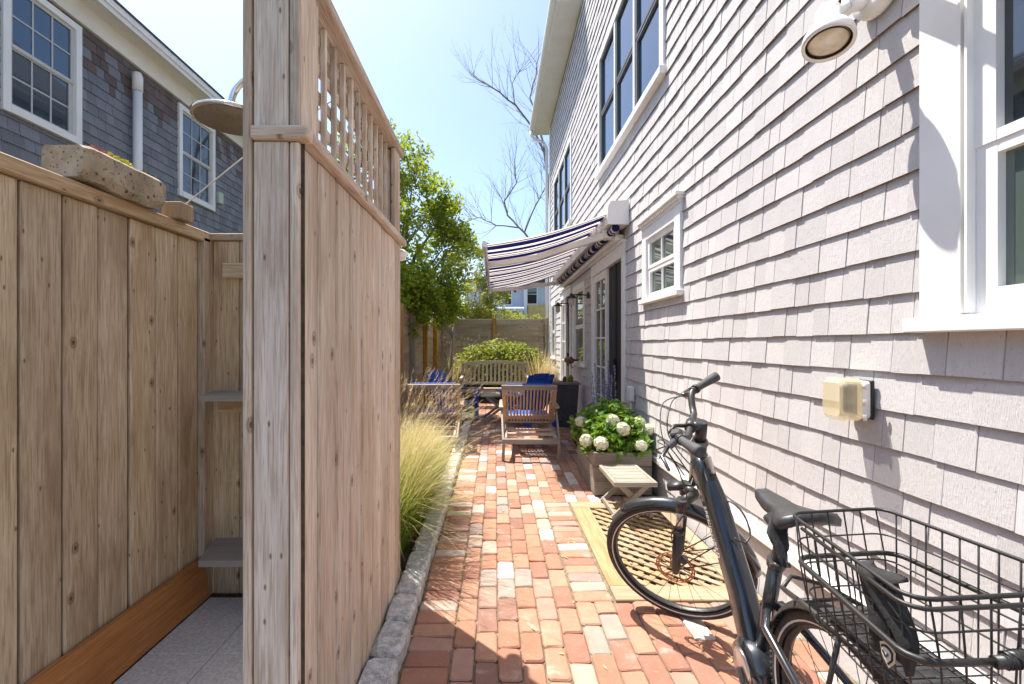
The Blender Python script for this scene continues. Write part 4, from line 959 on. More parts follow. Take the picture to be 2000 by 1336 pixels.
def grass_clump(name, c, rad, hgt, nb, np_, label, mat='grass', group='ornamental grass along the kerb', lean_x=0.0, wmul=1.0):
    root = thing(name, label, 'grass plant', c, group)
    g_ = MB(); pl_ = MB()
    for i in range(nb):
        az = U(0, 2 * pi); rr = rad * .45 * sqrt(R()); p = (c[0] + rr * cos(az), c[1] + rr * sin(az), c[2] - .01)
        az2 = az + U(-.7, .7); f = R() ** .7
        az2 = az2 if R() > abs(lean_x) else (0 if lean_x > 0 else pi) + U(-.9, .9)
        blade(g_, p, az2, U(.03, .5) * (0.4 + .8 * f), hgt * U(.62, 1.08), U(.003, .0105) * wmul, U(.3, 2.4) * f + .15, 5)
    obj('blades', g_, M[mat], root, 'stuff')
    for i in range(np_):
        az = U(0, 2 * pi); rr = rad * .35 * sqrt(R()); p = (c[0] + rr * cos(az), c[1] + rr * sin(az), c[2])
        az = az if R() > abs(lean_x) else (0 if lean_x > 0 else pi) + U(-.9, .9)
        q, an, d = blade(pl_, p, az, U(.05, .42), hgt * U(.85, 1.15), .0035, U(.2, .8), 5, .55, 1.0)
        plume(pl_, q, d, an, U(.06, .11), .010)
    obj('seed_heads', pl_, M[mat], root, 'stuff')
spots = [(-.80, 2.98, .47, .86), (-.86, 3.45, .50, .88), (-.80, 3.9, .48, .80), (-.95, 4.4, .46, .70), (-1.0, 4.9, .40, .56)]
txt = ['fountain grass clump next to the end of the shower screen', 'fountain grass clump second from the shower screen', 'fountain grass clump in the middle of the bed', 'fountain grass clump second from the lounge chair end of the bed', 'fountain grass clump nearest the lounge chair behind the bed']
for (x, y, rd, hg), lb_, npl in zip(spots, txt, (240, 190, 110, 60, 25)): grass_clump('ornamental_grass', (x, y, .03), rd, hg, 2000, npl, lb_, lean_x=.10)

def leaves(mb, pts, size, up=.4, asp=.55):
    for c in pts:
        n_ = Vector((U(-1, 1), U(-1, 1), U(-.4, 1) + up)).normalized(); a = n_.orthogonal().normalized(); a.rotate(Quaternion(n_, R() * 2 * pi)); b_ = n_.cross(a); s = size * U(.65, 1.25)
        c = Vector(c); mb.add([c - a * s * .5, c + b_ * s * asp * .5 - a * s * .05 + n_ * s * .06, c + a * s * .55, c - b_ * s * asp * .5 - a * s * .05 + n_ * s * .06], [(0, 1, 2, 3)])
def blob_points(n, lobes):
    out = []; ws = [r_[3] ** 2 for r_ in lobes]; tot = sum(ws)
    for c in random.choices(lobes, [x / tot for x in ws], k=n):
        d = Vector((random.gauss(0, 1), random.gauss(0, 1), random.gauss(0, 1))).normalized(); rr = c[3] * (R() ** .33) * (1 - .30 * R() * R())
        out.append(Vector(c[:3]) + Vector((d.x * rr, d.y * rr, d.z * rr * (c[4] if len(c) > 4 else 1))))
    return out
def branchy(mb, p, d, L, r_, depth, spread=.6, up=.25, seg=4, taper=.62, tips=None, n=6, kids=(2, 3)):
    p = Vector(p); d = Vector(d).normalized(); pts = [p.copy()]; rr = [r_]
    for i in range(seg):
        d = (d + Vector((U(-1, 1), U(-1, 1), U(-1, 1))) * .16 + Vector((0, 0, up * .12))).normalized(); p = p + d * L / seg; pts.append(p.copy()); rr.append(r_ * (1 - (1 - taper) * (i + 1) / seg))
    mb.tube(pts, rr, n if depth > 1 else 4, cap=False)
    if depth <= 0:
        if tips is not None: tips += pts[1:]
        return
    for k in range(random.randint(*kids)):
        i = random.randint(2, seg); a = d.orthogonal().normalized(); a.rotate(Quaternion(d, R() * 2 * pi))
        branchy(mb, pts[i], (d + a * spread * U(.6, 1.3)), L * U(.55, .8), rr[i] * .7, depth - 1, spread, up, seg, taper, tips, n, kids)
    branchy(mb, pts[-1], d, L * .75, rr[-1] * .9, depth - 1, spread, up, seg, taper, tips, n, kids)

# big evergreen behind the side fence: sprays of leaves on limbs
def spray_tree(name, label, base, lobes, nl, size, leafm, trunk_h, trunk_r, group=None, bark='bark', sprays=0):
    root = thing(name, label, 'tree', base, group); tk = MB(); base = Vector(base)
    top = base + Vector((0, 0, trunk_h)); tk.tube([base, base + Vector((.04, .02, trunk_h * .5)), top], [trunk_r, trunk_r * .8, trunk_r * .65], 8)
    pts = []
    for c in lobes:
        e = Vector(c[:3]); mid = (top + e) / 2 + Vector((U(-.2, .2), U(-.2, .2), U(-.1, .2))); tk.tube([top - Vector((0, 0, U(0, trunk_h * .4))), mid, e], [trunk_r * .45, trunk_r * .3, trunk_r * .12], 6, cap=False)
        for k in range(sprays):
            d = Vector((random.gauss(0, 1), random.gauss(0, 1), random.gauss(.5, 1))).normalized(); L = c[3] * U(.7, 1.25); q = e + d * L
            tk.tube([e + d * L * .15, e + d * L * .6 + Vector((0, 0, .03)), q], [.012, .008, .003], 4, cap=False)
            m_ = int(nl / (len(lobes) * sprays))
            for j in range(m_):
                f = .25 + .8 * R() ** .6; pts.append(e + d * L * f + Vector((random.gauss(0, 1), random.gauss(0, 1), random.gauss(0, 1))) * (.05 + .16 * c[3] * (1.1 - f)))
    obj('trunk', tk, M[bark], root)
    if not sprays: pts = blob_points(nl, lobes)
    lv = MB(); leaves(lv, pts, size); obj('crown', lv, M[leafm], root, 'stuff')
    return root
lob = [(-1.95, 8.2, 4.75, .62), (-1.55, 8.5, 4.35, .6), (-2.35, 8.0, 4.4, .8), (-1.25, 8.8, 3.9, .62), (-1.9, 8.2, 3.8, .9), (-1.05, 9.0, 3.25, .68), (-1.75, 8.2, 3.0, .85), (-1.15, 8.8, 2.6, .62), (-2.3, 7.8, 3.2, .9), (-1.85, 7.9, 2.4, .75), (-.80, 9.2, 3.45, .42), (-2.1, 7.6, 2.2, .6), (-1.35, 8.6, 2.25, .55), (-1.0, 9.1, 4.0, .35), (-1.25, 8.9, 2.0, .55), (-1.75, 8.2, 1.95, .5), (-.95, 9.4, 2.3, .4), (-1.5, 8.0, 2.25, .5), (-1.3, 8.3, 2.05, .45), (-1.65, 7.6, 2.2, .5), (-1.1, 9.2, 2.0, .42)]
spray_tree('broadleaf_tree', 'dense green broadleaf tree leaning over the side fence', (-2.05, 8.3, 0), lob, 25000, .085, 'leaf_tree', 1.8, .10, None, 'bark', 16)
spray_tree('spring_tree', 'yellow green budding tree beyond the corner of the fences', (-1.0, 15.2, 0), [(-1.0, 15.2, 3.8, .8), (-.6, 15.4, 3.1, .8), (-1.3, 15, 2.9, .7), (-.35, 15.6, 4.2, .6), (-.2, 15.6, 2.8, .6), (-1.2, 15.2, 4.4, .5), (-1.5, 15.0, 2.3, .6), (-.9, 15.3, 2.2, .6), (-.5, 15.2, 2.1, .5), (-1.9, 15.0, 2.6, .6), (-.05, 15.3, 3.2, .55), (-.3, 15.0, 2.5, .5)], 6400, .11, 'leaf_spring', 1.8, .07, 'budding trees beyond the back fence', 'barkpale', 14)
spray_tree('spring_tree', 'low yellow green shrub tree beyond the middle of the back fence', (.25, 16.0, 0), [(.2, 16, 2.3, .65), (.75, 16.2, 2.1, .5), (-.3, 15.9, 2.2, .5), (1.35, 16.2, 2.0, .4)], 2000, .10, 'leaf_spring', 1.2, .05, 'budding trees beyond the back fence', 'barkpale', 12)
# bare tree beyond the far corner of the house
bt = thing('bare_tree', 'leafless tree with long bare branches beyond the far house corner', 'tree', (2.3, 18.5, 0))
tk = MB(); tw = MB()
limbs = [([(1085, 640), (1080, 520), (1074, 400), (1064, 300), (1042, 252), (1006, 205), (962, 172), (925, 148)], .11), ([(1066, 305), (1052, 240), (1034, 192), (1046, 150), (1052, 112)], .06), ([(1080, 520), (1024, 455), (992, 422), (985, 392), (1008, 356), (1004, 318)], .07), ([(1024, 455), (1044, 402), (1066, 366), (1075, 330)], .045), ([(1012, 445), (970, 440), (940, 425), (915, 430)], .04), ([(1006, 205), (1000, 165), (1015, 140)], .025)]
for pts, r0 in limbs:
    z0 = 18.5; pp_ = []
    for i, (x, y) in enumerate(pts): pp_.append(P(x, y, z0 + .25 * sin(i * 1.7 + r0 * 60)))
    sm = []
    for a, c in zip(pp_, pp_[1:]):
        for k in range(3): sm.append(a.lerp(c, k / 3) + Vector((U(-1, 1), U(-1, 1), U(-1, 1))) * .03)
    sm.append(pp_[-1]); m_ = len(sm); tk.tube(sm, [r0 * .62 * (1 - .85 * i / m_) + .006 for i in range(m_)], 7, cap=False)
    for i in range(3, m_):
        for k in range(3):
            if R() < .7:
                d = (sm[i] - sm[i - 1]).normalized(); a = d.orthogonal().normalized(); a.rotate(Quaternion(d, R() * 2 * pi)); branchy(tw, sm[i], d * .7 + a * U(.5, 1.1) + Vector((0, 0, .35)), U(.5, 1.0), .011, 2, .6, .5, 3, .6, None, 4, (1, 2))
tk.tube([(2.3, 18.5, 0), (2.36, 18.5, 1.0), P(1085, 640, 18.5)], [.17, .14, .12], 8, cap=False)
obj('trunk', tk, M['barkpale'], bt); obj('twigs', tw, M['barkpale'], bt, 'stuff')
# pale sapling stem by the bench, shrubs in the far border
sp = thing('bare_sapling', 'thin pale bare sapling stem standing behind the blue chair', 'sapling', (-1.0, 10.6, 0))
b = MB(); b.tube([(-1.06, 10.6, 0), (-1.02, 10.6, .9), (-.98, 10.6, 1.6), (-.95, 10.6, 1.95)], [.045, .04, .032, .02], 8); b.tube([(-.99, 10.6, 1.45), (-1.04, 10.62, 1.75), (-1.05, 10.62, 1.85)], [.025, .018, .01], 6); obj('stem', b, M['barkpale'], sp)
hg = thing('border_shrub', 'green leafy shrub behind the garden bench', 'shrub', (.1, 11.4, 0))
lv = MB(); leaves(lv, blob_points(12000, [(-.25, 11.4, .75, .66), (.3, 11.4, .8, .68), (-.75, 11.4, .65, .55), (.0, 11.5, 1.05, .52), (.5, 11.5, 1.0, .5), (.95, 11.4, .6, .55), (-.5, 11.5, 1.0, .42), (.85, 11.5, .95, .4)]), .085); obj('foliage', lv, M['leaf_hedge'], hg, 'stuff')
b = MB()
for i in range(9): branchy(b, (U(-.6, .7), 11.4 + U(-.2, .2), 0), (U(-.4, .4), U(-.3, .3), 1), .6, .018, 1, .5, .3, 3)
obj('stems', b, M['bark'], hg)
for (x, y, hgt, lb_) in ((1.1, 11.2, 1.35, 'tall dry grass clump between the bench and the house'), (-1.05, 11.3, 1.15, 'dry grass clump in the corner of the two fences'), (-.75, 11.7, 1.3, 'dry grass clump behind the bench near the sapling stem')):
    grass_clump('dry_grass', (x, y, .04), .6, hgt, 700, 160, lb_, 'drygrass', 'dry grasses in the far border', 0, 2.2)
grass_clump('fern_clump', (.95, 10.95, .04), .5, .75, 350, 0, 'green bladed clump beside the right arm of the bench', 'grass', 'dry grasses in the far border', 0, 3.0)

# hydrangea in the planter box, purple sage behind it
hy = thing('hydrangea', 'leafy hydrangea with round cream white flower heads', 'hydrangea', (1.16, 4.55, .37))
lv = MB(); leaves(lv, [p for p in blob_points(2900, [(1.05, 4.36, .50, .23), (1.28, 4.40, .50, .23), (1.15, 4.6, .58, .26), (1.0, 4.7, .52, .24), (1.3, 4.7, .54, .22), (1.12, 4.25, .44, .16), (1.32, 4.25, .44, .16), (.95, 4.4, .43, .14)]) if p.z > .38 or p.y < 4.15 or p.x < .9], .072, .6, .62); obj('foliage', lv, M['leaf_hyd'], hy, 'stuff')
b = MB()
for i in range(14):
    x, y = U(.98, 1.36), U(4.25, 4.8); b.tube([(x, y, .36), (x + U(-.06, .06), y + U(-.08, .04), .6)], .005, 5)
obj('stems', b, M['leaf_hyd'], hy)
fh = MB(); rg = random.Random(3)
for i in range(120):
    f = (i + .5) / 120; zz = 1 - 2 * f * .86; a = i * 2.39996; rr = sqrt(max(0, 1 - zz * zz)); n_ = Vector((rr * cos(a), rr * sin(a), zz)); n_ = (n_ + Vector((rg.uniform(-1, 1), rg.uniform(-1, 1), rg.uniform(-1, 1))) * .28).normalized(); c = n_ * (.056 + rg.uniform(-.010, .006)); u = n_.orthogonal().normalized(); u.rotate(Quaternion(n_, rg.random() * 6)); v_ = n_.cross(u); s = .0135
    for k in range(4):
        aa = k * pi / 2; p_ = u * cos(aa) + v_ * sin(aa); q_ = u * cos(aa + pi / 2) + v_ * sin(aa + pi / 2)
        fh.add([c, c + p_ * s * .9 - q_ * s * .55 + n_ * .003, c + p_ * s * 1.5 + n_ * .001, c + p_ * s * .9 + q_ * s * .55 + n_ * .003], [(0, 1, 2, 3)])
core = MB(); core.lathe([(0, -.036), (.025, -.025), (.036, 0), (.028, .022), (0, .036)], None, 12); fh.add(core.v, core.f)
fme = fh.mesh('flower_head'); fme.materials.append(M['petal'])
for (px, py, Z, s) in ((1145, 860, 4.27, 1.0), (1174, 866, 4.12, 1.05), (1196, 822, 4.34, 1.1), (1217, 838, 4.2, 1.05), (1164, 828, 4.6, .9), (1136, 824, 4.62, 1.1), (1248, 826, 4.45, 1.0), (1266, 840, 4.35, 1.05), (1252, 871, 4.12, .9), (1206, 800, 4.75, .9)):
    piece('flower_head', fme, hy, P(px, py, Z), (U(-.5, .5), U(-.5, .5), U(0, 6)), (s, s, s * .92))
sg = thing('purple_sage', 'purple flower spikes rising behind the hydrangea', 'flowering plant', (1.22, 4.9, .37))
st_ = MB(); fl_ = MB()
for i in range(17):
    x, y = U(1.06, 1.36), U(4.78, 4.97); hgt = U(.62, .86); lean = U(-.07, .07); p0 = Vector((x, y, .36)); p1 = Vector((x + lean, y + U(-.05, .05), .36 + hgt)); st_.tube([p0, p0.lerp(p1, .5), p1], [.004, .003, .0015], 4)
    for k in range(46):
        f = .52 + .48 * k / 46; c = p0.lerp(p1, f) + Vector((U(-1, 1), U(-1, 1), U(-1, 1))) * .013 * (1.25 - f); leaves(fl_, [c], .022, .3, .7)
leaves(st_, [Vector((U(1.04, 1.38), U(4.75, 4.97), U(.4, .68))) for _ in range(380)], .06, .3, .35)
obj('stems', st_, M['leaf_hyd'], sg); obj('flower_spikes', fl_, M['leaf_purple'], sg, 'stuff')

# far house seen over the back fence
fh_ = thing('distant_house', 'pale blue grey house with white windows far beyond the back fence', 'house', (1.5, 33, 0))
M['paleblue'] = noisy('pale_clapboard', (.52, .57, .62, 1), (.60, .64, .68, 1), 2, .7, .1, 0, stretch=(1, 1, 20)); M['ochre'] = noisy('ochre_panel', (.55, .38, .12, 1), (.66, .50, .22, 1), 6, .8, .1, 0)
b = MB(); b.box(-2.2, 5.5, 33, 39, 0, 5.9); obj('wall', b, M['paleblue'], fh_)
b = MB(); b.loft([[(-2.6, y, 5.9), (5.9, y, 5.9), (1.65, y, 6.7)] for y in (32.6, 39.4)], smooth=False); obj('roof', b, M['roofing'], fh_)
b = MB(); b.loft([[(x, 31.2, 3.85), (x, 33, 4.2), (x, 33, 4.0), (x, 31.2, 3.65)] for x in (-2.0, 2.0)], smooth=False); obj('porch_roof', b, M['paleblue'], fh_)
for x in (-1.8, .0, 1.8): b = MB(); b.box(x - .09, x + .09, 31.3, 31.48, 0, 3.66); obj('porch_post', b, M['white'], fh_)
for (xa, xb, za, zb) in ((.3, 1.15, 4.25, 5.6), (-1.2, -.4, 4.25, 5.6), (2.35, 3.0, 4.3, 5.7)):
    b = MB(); b.box(xa - .1, xb + .1, 32.93, 33.0, za - .1, zb + .1); w_ = obj('window', b, M['white'], fh_)
    for k in range(2): b = MB(); h_ = (zb - za) / 2; b.box(xa, xb, 32.90, 32.929, za + k * h_ + .03, za + (k + 1) * h_ - .03); obj('pane', b, M['glass'], w_)
b = MB(); b.box(2.05, 2.3, 32.5, 32.75, 0, 5.8); obj('corner_post', b, M['white'], fh_)
b = MB(); b.box(2.35, 4.1, 32.4, 32.9, 2.0, 4.2); obj('ochre_wing', b, M['ochre'], fh_)

# dry strands and leaf bits fallen on the bricks beside the grass
lt_ = MB()
for i in range(420):
    y = 2.75 + 2.6 * R(); x = -.40 + .30 * R() ** 2.2; a = U(0, pi); L = U(.02, .09); q = Vector((x, y, U(.004, .010))); d = Vector((cos(a), sin(a), U(-.03, .06))) * L; e = Vector((-sin(a), cos(a), 0)) * U(.001, .003)
    lt_.add([q - e, q + e, q + d * .6 + e * .7, q + d], [(0, 1, 2, 3)], [.9] * 4)
for i in range(160):
    q = Vector((U(-.4, 1.4), U(1.6, 10), U(.004, .007))); a = U(0, 6); d = Vector((cos(a), sin(a), .1)) * U(.008, .02); e = Vector((-sin(a), cos(a), .15)) * U(.004, .008); lt_.add([q - d, q + e, q + d, q - e], [(0, 1, 2, 3)], [.8] * 4)
solo('leaf_litter', lt_, M['drygrass'], (-.3, 4, 0), kind='stuff')

# ------------------------------------------------------------------ bicycle parked beside the wall
bike = thing('bicycle', 'charcoal step-through electric bicycle with front wheel turned and rear wire basket', 'bicycle', (.9254, 1.123, 0))
BR, BL, STEER = .3465, 1.1297, 1.0709
HA = radians(68); SA = Vector((0, -cos(HA), sin(HA))); SHUB = Vector((0, BL, BR)); SP0 = SHUB - .045 * Vector((0, sin(HA), cos(HA)))
SROT = Matrix.Rotation(STEER, 4, SA); STM = Matrix.Translation(SP0) @ SROT @ Matrix.Translation(-SP0)
bike.rotation_euler = (Matrix.Rotation(-.0244, 3, 'Z') @ Matrix.Rotation(-.0661, 3, 'Y') @ Matrix.Rotation(-.0085, 3, 'X')).to_euler()
OFF[bike.name] = (0, 0, 0)      # built in its own coordinates: y forward, x right, z up
def bk(name, mb, mat, parent=None, steer=False):
    if steer: mb.v = [tuple(STM @ Vector(p)) for p in mb.v]
    return obj(name, mb, M[mat] if isinstance(mat, str) else mat, parent or bike)
def wheel(hub, steer):
    T = Matrix.Translation(hub) @ Matrix.Rotation(pi / 2, 4, 'Y'); r = BR; N = 56
    rim = MB(); rim.lathe([(r - .052, -.013), (r - .034, -.014), (r - .030, -.012), (r - .040, 0), (r - .030, .012), (r - .034, .014), (r - .052, .013), (r - .058, .0), (r - .052, -.013)], T, N); wh = bk('wheel', rim, 'blackpl', None, steer)
    ty = MB(); pr = []
    for k in range(13):
        a = -2.35 + 4.7 * k / 12; pr.append((r - .0275 + .0275 * cos(a), .0265 * sin(a)))
    ty.lathe(pr, T, N)
    bk('tyre', ty, 'rubber', wh, steer)
    kb = MB(); ph_ = .0005 if steer else .0035
    for i in range(0 if steer else N * 2):      # tread blocks
        a = 2 * pi * i / (N * 2)
        for sx in (-1, 1):
            e = (sx * .017); c = Vector((e, (r - .006) * cos(a), (r - .006) * sin(a))) + Vector(hub); u = Vector((0, cos(a), sin(a))); v_ = Vector((0, -sin(a), cos(a))); w_ = Vector((1, 0, 0))
            Mx = Matrix((w_, v_, u)).transposed().to_4x4(); Mx.translation = c; kb.box(-.006, .006, -.005, .005, -.003, ph_, Mx)
    if not steer: kk = bk('tread', kb, 'rubber', wh, steer); kk['kind'] = 'stuff'
    st = MB()
    for sx in (-1, 1): st.lathe([(r - .0395, sx * .0245), (r - .0345, sx * .0268)], T, N)
    bk('reflective_stripe', st, 'reflex', wh, steer)
    hb_ = MB(); hb_.lathe([(0, -.06), (.009, -.06), (.011, -.05), (.027, -.035), (.027, -.026), (.016, -.022), (.016, .022), (.027, .026), (.027, .035), (.011, .05), (.009, .06), (0, .06)], T, 18); bk('hub', hb_, 'alloy', wh, steer)
    spk = MB()
    for i in range(28):
        a = 2 * pi * i / 28; s = 1 if i % 2 else -1; a2 = a + (.5 if (i // 2) % 2 else -.5)
        spk.tube([Vector(hub) + Vector((s * .03, .024 * cos(a2), .024 * sin(a2))), Vector(hub) + Vector((s * .004, (r - .053) * cos(a), (r - .053) * sin(a)))], .0011, 4)
    sk_ = bk('spokes', spk, 'blackpl', wh, steer); sk_['kind'] = 'stuff'
    ro = MB()
    for i in range(36):
        a0, a1 = 2 * pi * i / 36, 2 * pi * (i + 1) / 36
        for (ra, rb) in ((.072, .080), (.0835, .090)): 
            q = [Vector(hub) + Vector((-.044 + dx, rr * cos(aa), rr * sin(aa))) for dx in (0, .002) for aa, rr in ((a0, ra), (a1, ra), (a1, rb), (a0, rb))]
            ro.add(q, [(0, 3, 2, 1), (4, 5, 6, 7), (0, 1, 5, 4), (2, 3, 7, 6)])
        if i % 2 == 0:
            ro.bar(Vector(hub) + Vector((-.043, .078 * cos(a0), .078 * sin(a0))), Vector(hub) + Vector((-.043, .086 * cos(a0 + .09), .086 * sin(a0 + .09))), .006, .002, (1, 0, 0))
        if i % 6 == 0: ro.bar(Vector(hub) + Vector((-.043, .022 * cos(a0), .022 * sin(a0))), Vector(hub) + Vector((-.043, .076 * cos(a0 + .5), .076 * sin(a0 + .5))), .007, .002, (1, 0, 0))
    bk('brake_disc', ro, 'rust', wh, steer)
    return wh
wheel(SHUB, True); RHUB = Vector((0, 0, BR)); wheel(RHUB, False)
def fender(hub, a0, a1, steer, mat):
    m_ = MB(); rings = []
    for i in range(25):
        a = a0 + (a1 - a0) * i / 24; rr = BR + .014; ring = []
        for k in range(9):
            t_ = -1 + 2 * k / 8; rad = rr - .022 * t_ * t_ + .004; ring.append((hub[0] + .036 * t_, hub[1] + rad * cos(a), hub[2] + rad * sin(a)))
        ring += [(x_ * .94 + hub[0] * .06, hub[1] + (y_ - hub[1]) * .991, hub[2] + (z_ - hub[2]) * .991) for x_, y_, z_ in reversed(ring)]
        rings.append(ring)
    m_.loft(rings); return bk('mudguard', m_, mat, None, steer)
fender(SHUB, radians(62), radians(188), True, 'frame'); fender(RHUB, radians(18), radians(200), False, 'blackpl')
m_ = MB()
for s in (-1, 1): m_.tube([SHUB + Vector((s * .06, 0, 0)), SHUB + Vector((s * .04, -BR * .93, .06))], .003, 5); m_.tube([SHUB + Vector((s * .06, 0, 0)), SHUB + Vector((s * .04, -BR * .80, .16))], .003, 5)
bk('mudguard_stays', m_, 'blackpl', None, True)
# fork
for s in (-1, 1):
    lg = MB(); a0 = SHUB + Vector((s * .062, 0, -.012)); a1 = SHUB + Vector((s * .062, 0, 0)) + SA * .24; a2 = SHUB + Vector((s * .062, 0, 0)) + SA * .37; cr = SP0 + SA * .41
    lg.tube([a0, a0 + SA * .03, a1], [.014, .020, .0225], 12); lower = bk('fork_leg', lg, 'blackpl', None, True)
    lg = MB(); lg.tube([a1, a2], .0145, 12); bk('stanchion', lg, 'silver', lower, True)
    lg = MB(); lg.tube([a1 - SA * .006, a1 + SA * .014], .0245, 12); lg.tube([a2 - SA * .01, a2 + SA * .055], .0225, 12); lg.tube([a2 + SA * .035, SP0 + SA * .42], [.022, .026], 10); bk('fork_crown', lg, 'blackpl', lower, True)
cal = MB(); cal.bar(SHUB + Vector((-.055, -.07, .045)), SHUB + Vector((-.055, -.025, .085)), .03, .035, b=.006); bk('brake_caliper', cal, 'blackpl', None, True)
hs_ = MB(); hs_.tube(catmull([SHUB + Vector((-.06, -.06, .08)), SHUB + Vector((-.085, -.06, .22)), SP0 + SA * .42 + Vector((-.09, .02, 0)), SP0 + SA * .60 + Vector((-.10, .06, 0)), SP0 + SA * .74 + Vector((-.12, .12, 0))]), .0030, 6); bk('brake_hose', hs_, 'blackpl', None, True)
# frame: swept down tube with battery, head tube, seat tube, stays
def sweep(mb, pts, whs, up=Vector((0, 0, 1)), n=20, pw=2.8):
    rings = []
    for i, p in enumerate(pts):
        t_ = (Vector(pts[min(i + 1, len(pts) - 1)]) - Vector(pts[max(i - 1, 0)])).normalized(); x = t_.cross(up).normalized(); z = x.cross(t_); ring = []
        for k in range(n):
            a = 2 * pi * k / n; c_, s_ = cos(a), sin(a); ring.append(Vector(p) + x * whs[i][0] / 2 * abs(c_) ** (2 / pw) * (1 if c_ > 0 else -1) + z * whs[i][1] / 2 * abs(s_) ** (2 / pw) * (1 if s_ > 0 else -1))
        rings.append(ring)
    return mb.loft(rings)
HT, HB = SP0 + SA * .70, SP0 + SA * .50; BB = Vector((0, .455, .285))
fr = MB(); fr.tube([HB - SA * .01, HT], .030, 16); sweep(fr, [HT - SA * .065 + Vector((0, .0, 0)), HT - SA * .13 + Vector((0, -.05, 0)), HT + Vector((0, -.115, -.235)), Vector((0, .545, .48)), Vector((0, .49, .36)), BB + Vector((0, -.01, .0))], [(.062, .09), (.076, .112), (.084, .118), (.086, .112), (.092, .10), (.085, .08)], Vector((0, 1, .6)))
frame = bk('frame', fr, 'frame')
cap = MB(); sweep(cap, [HT + Vector((0, -.06, -.10)), HT + Vector((0, -.115 + .028, -.235 + .028)) + Vector((0, 0, .0)), Vector((0, .575, .515)) + Vector((0, 0, .012))], [(.050, .05), (.060, .07), (.062, .06)], Vector((0, 1, .6))); bk('battery_cover', cap, 'blackpl', frame)
tri = MB(); tri.bar(HT + Vector((.0, -.062, -.05)), HT + Vector((0, -.095, -.115)), .014, .05, (0, 1, .4), .004); bk('top_badge', tri, M['silver'], frame)
mo = MB(); mo.lathe([(0, -.062), (.075, -.062), (.088, -.045), (.09, .03), (.07, .06), (0, .062)], Matrix.Translation(BB + Vector((0, -.01, .0))) @ Matrix.Rotation(pi / 2, 4, 'Y'), 24); bk('motor', mo, 'frame', frame)
mc = MB(); mc.lathe([(0, .062), (.06, .063), (.05, .07), (0, .071)], Matrix.Translation(BB + Vector((0, -.01, 0))) @ Matrix.Rotation(-pi / 2, 4, 'Y'), 24); bk('motor_cover', mc, 'silver', frame)
ST = Vector((0, .305, .705)); sn_ = (ST - BB).normalized()
m_ = MB(); m_.tube([BB + sn_ * .03, ST], [.024, .0205], 14); bk('seat_tube', m_, 'frame', frame)
m_ = MB(); m_.tube([ST - sn_ * .012, ST + sn_ * .012], .0265, 14); m_.tube([ST + Vector((-.028, -.012, 0)), ST + Vector((.03, -.02, 0))], .008, 8); bk('seat_clamp', m_, 'blackpl', frame)
m_ = MB(); m_.tube([ST, ST + sn_ * .175], .0158, 14); sp_ = bk('seat_post', m_, 'blackpl')
m_ = MB()
for s in (-1, 1):
    m_.tube([BB + Vector((s * .04, -.03, .0)), BB + Vector((s * .068, -.16, .01)), RHUB + Vector((s * .072, .03, 0))], [.017, .014, .011], 10)
    m_.tube([BB.lerp(ST, .62) + Vector((s * .012, -.01, 0)), BB.lerp(ST, .58) + Vector((s * .055, -.08, -.02)), RHUB + Vector((s * .072, .08, .10)), RHUB + Vector((s * .072, .0, .0))], [.014, .0135, .011, .010], 10)
bk('stays', m_, 'frame', frame)
# lettering down the left side of the down tube
import bpy as _b
cu_ = _b.data.curves.new('lettering', 'FONT'); cu_.body = 'SPECIALIZED'; cu_.size = .030; cu_.shear = .3; cu_.extrude = .0004; cu_.align_x = 'CENTER'; cu_.align_y = 'CENTER'; cu_.space_character = 1.15
lt = _b.data.objects.new('lettering', cu_); COL.objects.link(lt); lt.parent = frame; cu_.materials.append(M['reflex'])
d0, d1 = HT + Vector((0, -.09, -.19)), Vector((0, .555, .50)); tdir = (d1 - d0).normalized(); nrm = Vector((-1, 0, 0)); upv = nrm.cross(tdir).normalized()
_b.context.view_layer.update(); lme = _b.data.meshes.new_from_object(lt.evaluated_get(_b.context.evaluated_depsgraph_get())); lme.materials.clear(); lme.materials.append(M['reflex']); _b.data.objects.remove(lt); lt = _b.data.objects.new('lettering', lme); COL.objects.link(lt); lt.parent = frame
lt.matrix_local = Matrix.Translation(d0.lerp(d1, .42) + Vector((-.0435, 0, 0)) - upv * .012 * (1 if upv.z > 0 else -1)) @ Matrix((tdir, upv, nrm)).transposed().to_4x4()
# cranks and pedals
m_ = MB(); m_.bar(BB + Vector((-.078, -.01, 0)), BB + Vector((-.088, -.12, -.12)), .014, .026, b=.004); m_.bar(BB + Vector((.078, -.01, 0)), BB + Vector((.088, .10, .12)), .014, .026, b=.004); cr_ = bk('crank', m_, 'blackpl')
for s, q in ((-1, BB + Vector((-.13, -.12, -.12))), (1, BB + Vector((.13, .10, .12)))): m_ = MB(); m_.box(q.x - .045, q.x + .045, q.y - .04, q.y + .04, q.z - .012, q.z + .012, None, .004); bk('pedal', m_, 'blackpl', cr_)
# cable loop on top of the down tube
m_ = MB(); q = Vector((0, .625, .66)); m_.tube(catmull([q + Vector((-.01, .03, .03)), q + Vector((.0, .05, .075)), q + Vector((.03, .04, .115)), q + Vector((.055, -.01, .09)), q + Vector((.06, -.05, .03)), q + Vector((.03, -.07, .0)), q + Vector((.0, -.05, .01))]), .0035, 6); m_.tube([q + Vector((-.012, .045, .05)), q + Vector((.012, .045, .05))], .012, 10); bk('cable_lock', m_, 'blackpl')
m_ = MB(); sweep(m_, [q + Vector((.01, .035, .035)), q + Vector((.012, 0, .01)), q + Vector((.014, -.05, -.04))], [(.022, .016), (.03, .022), (.022, .014)]); bk('lock_body', m_, 'alloy')
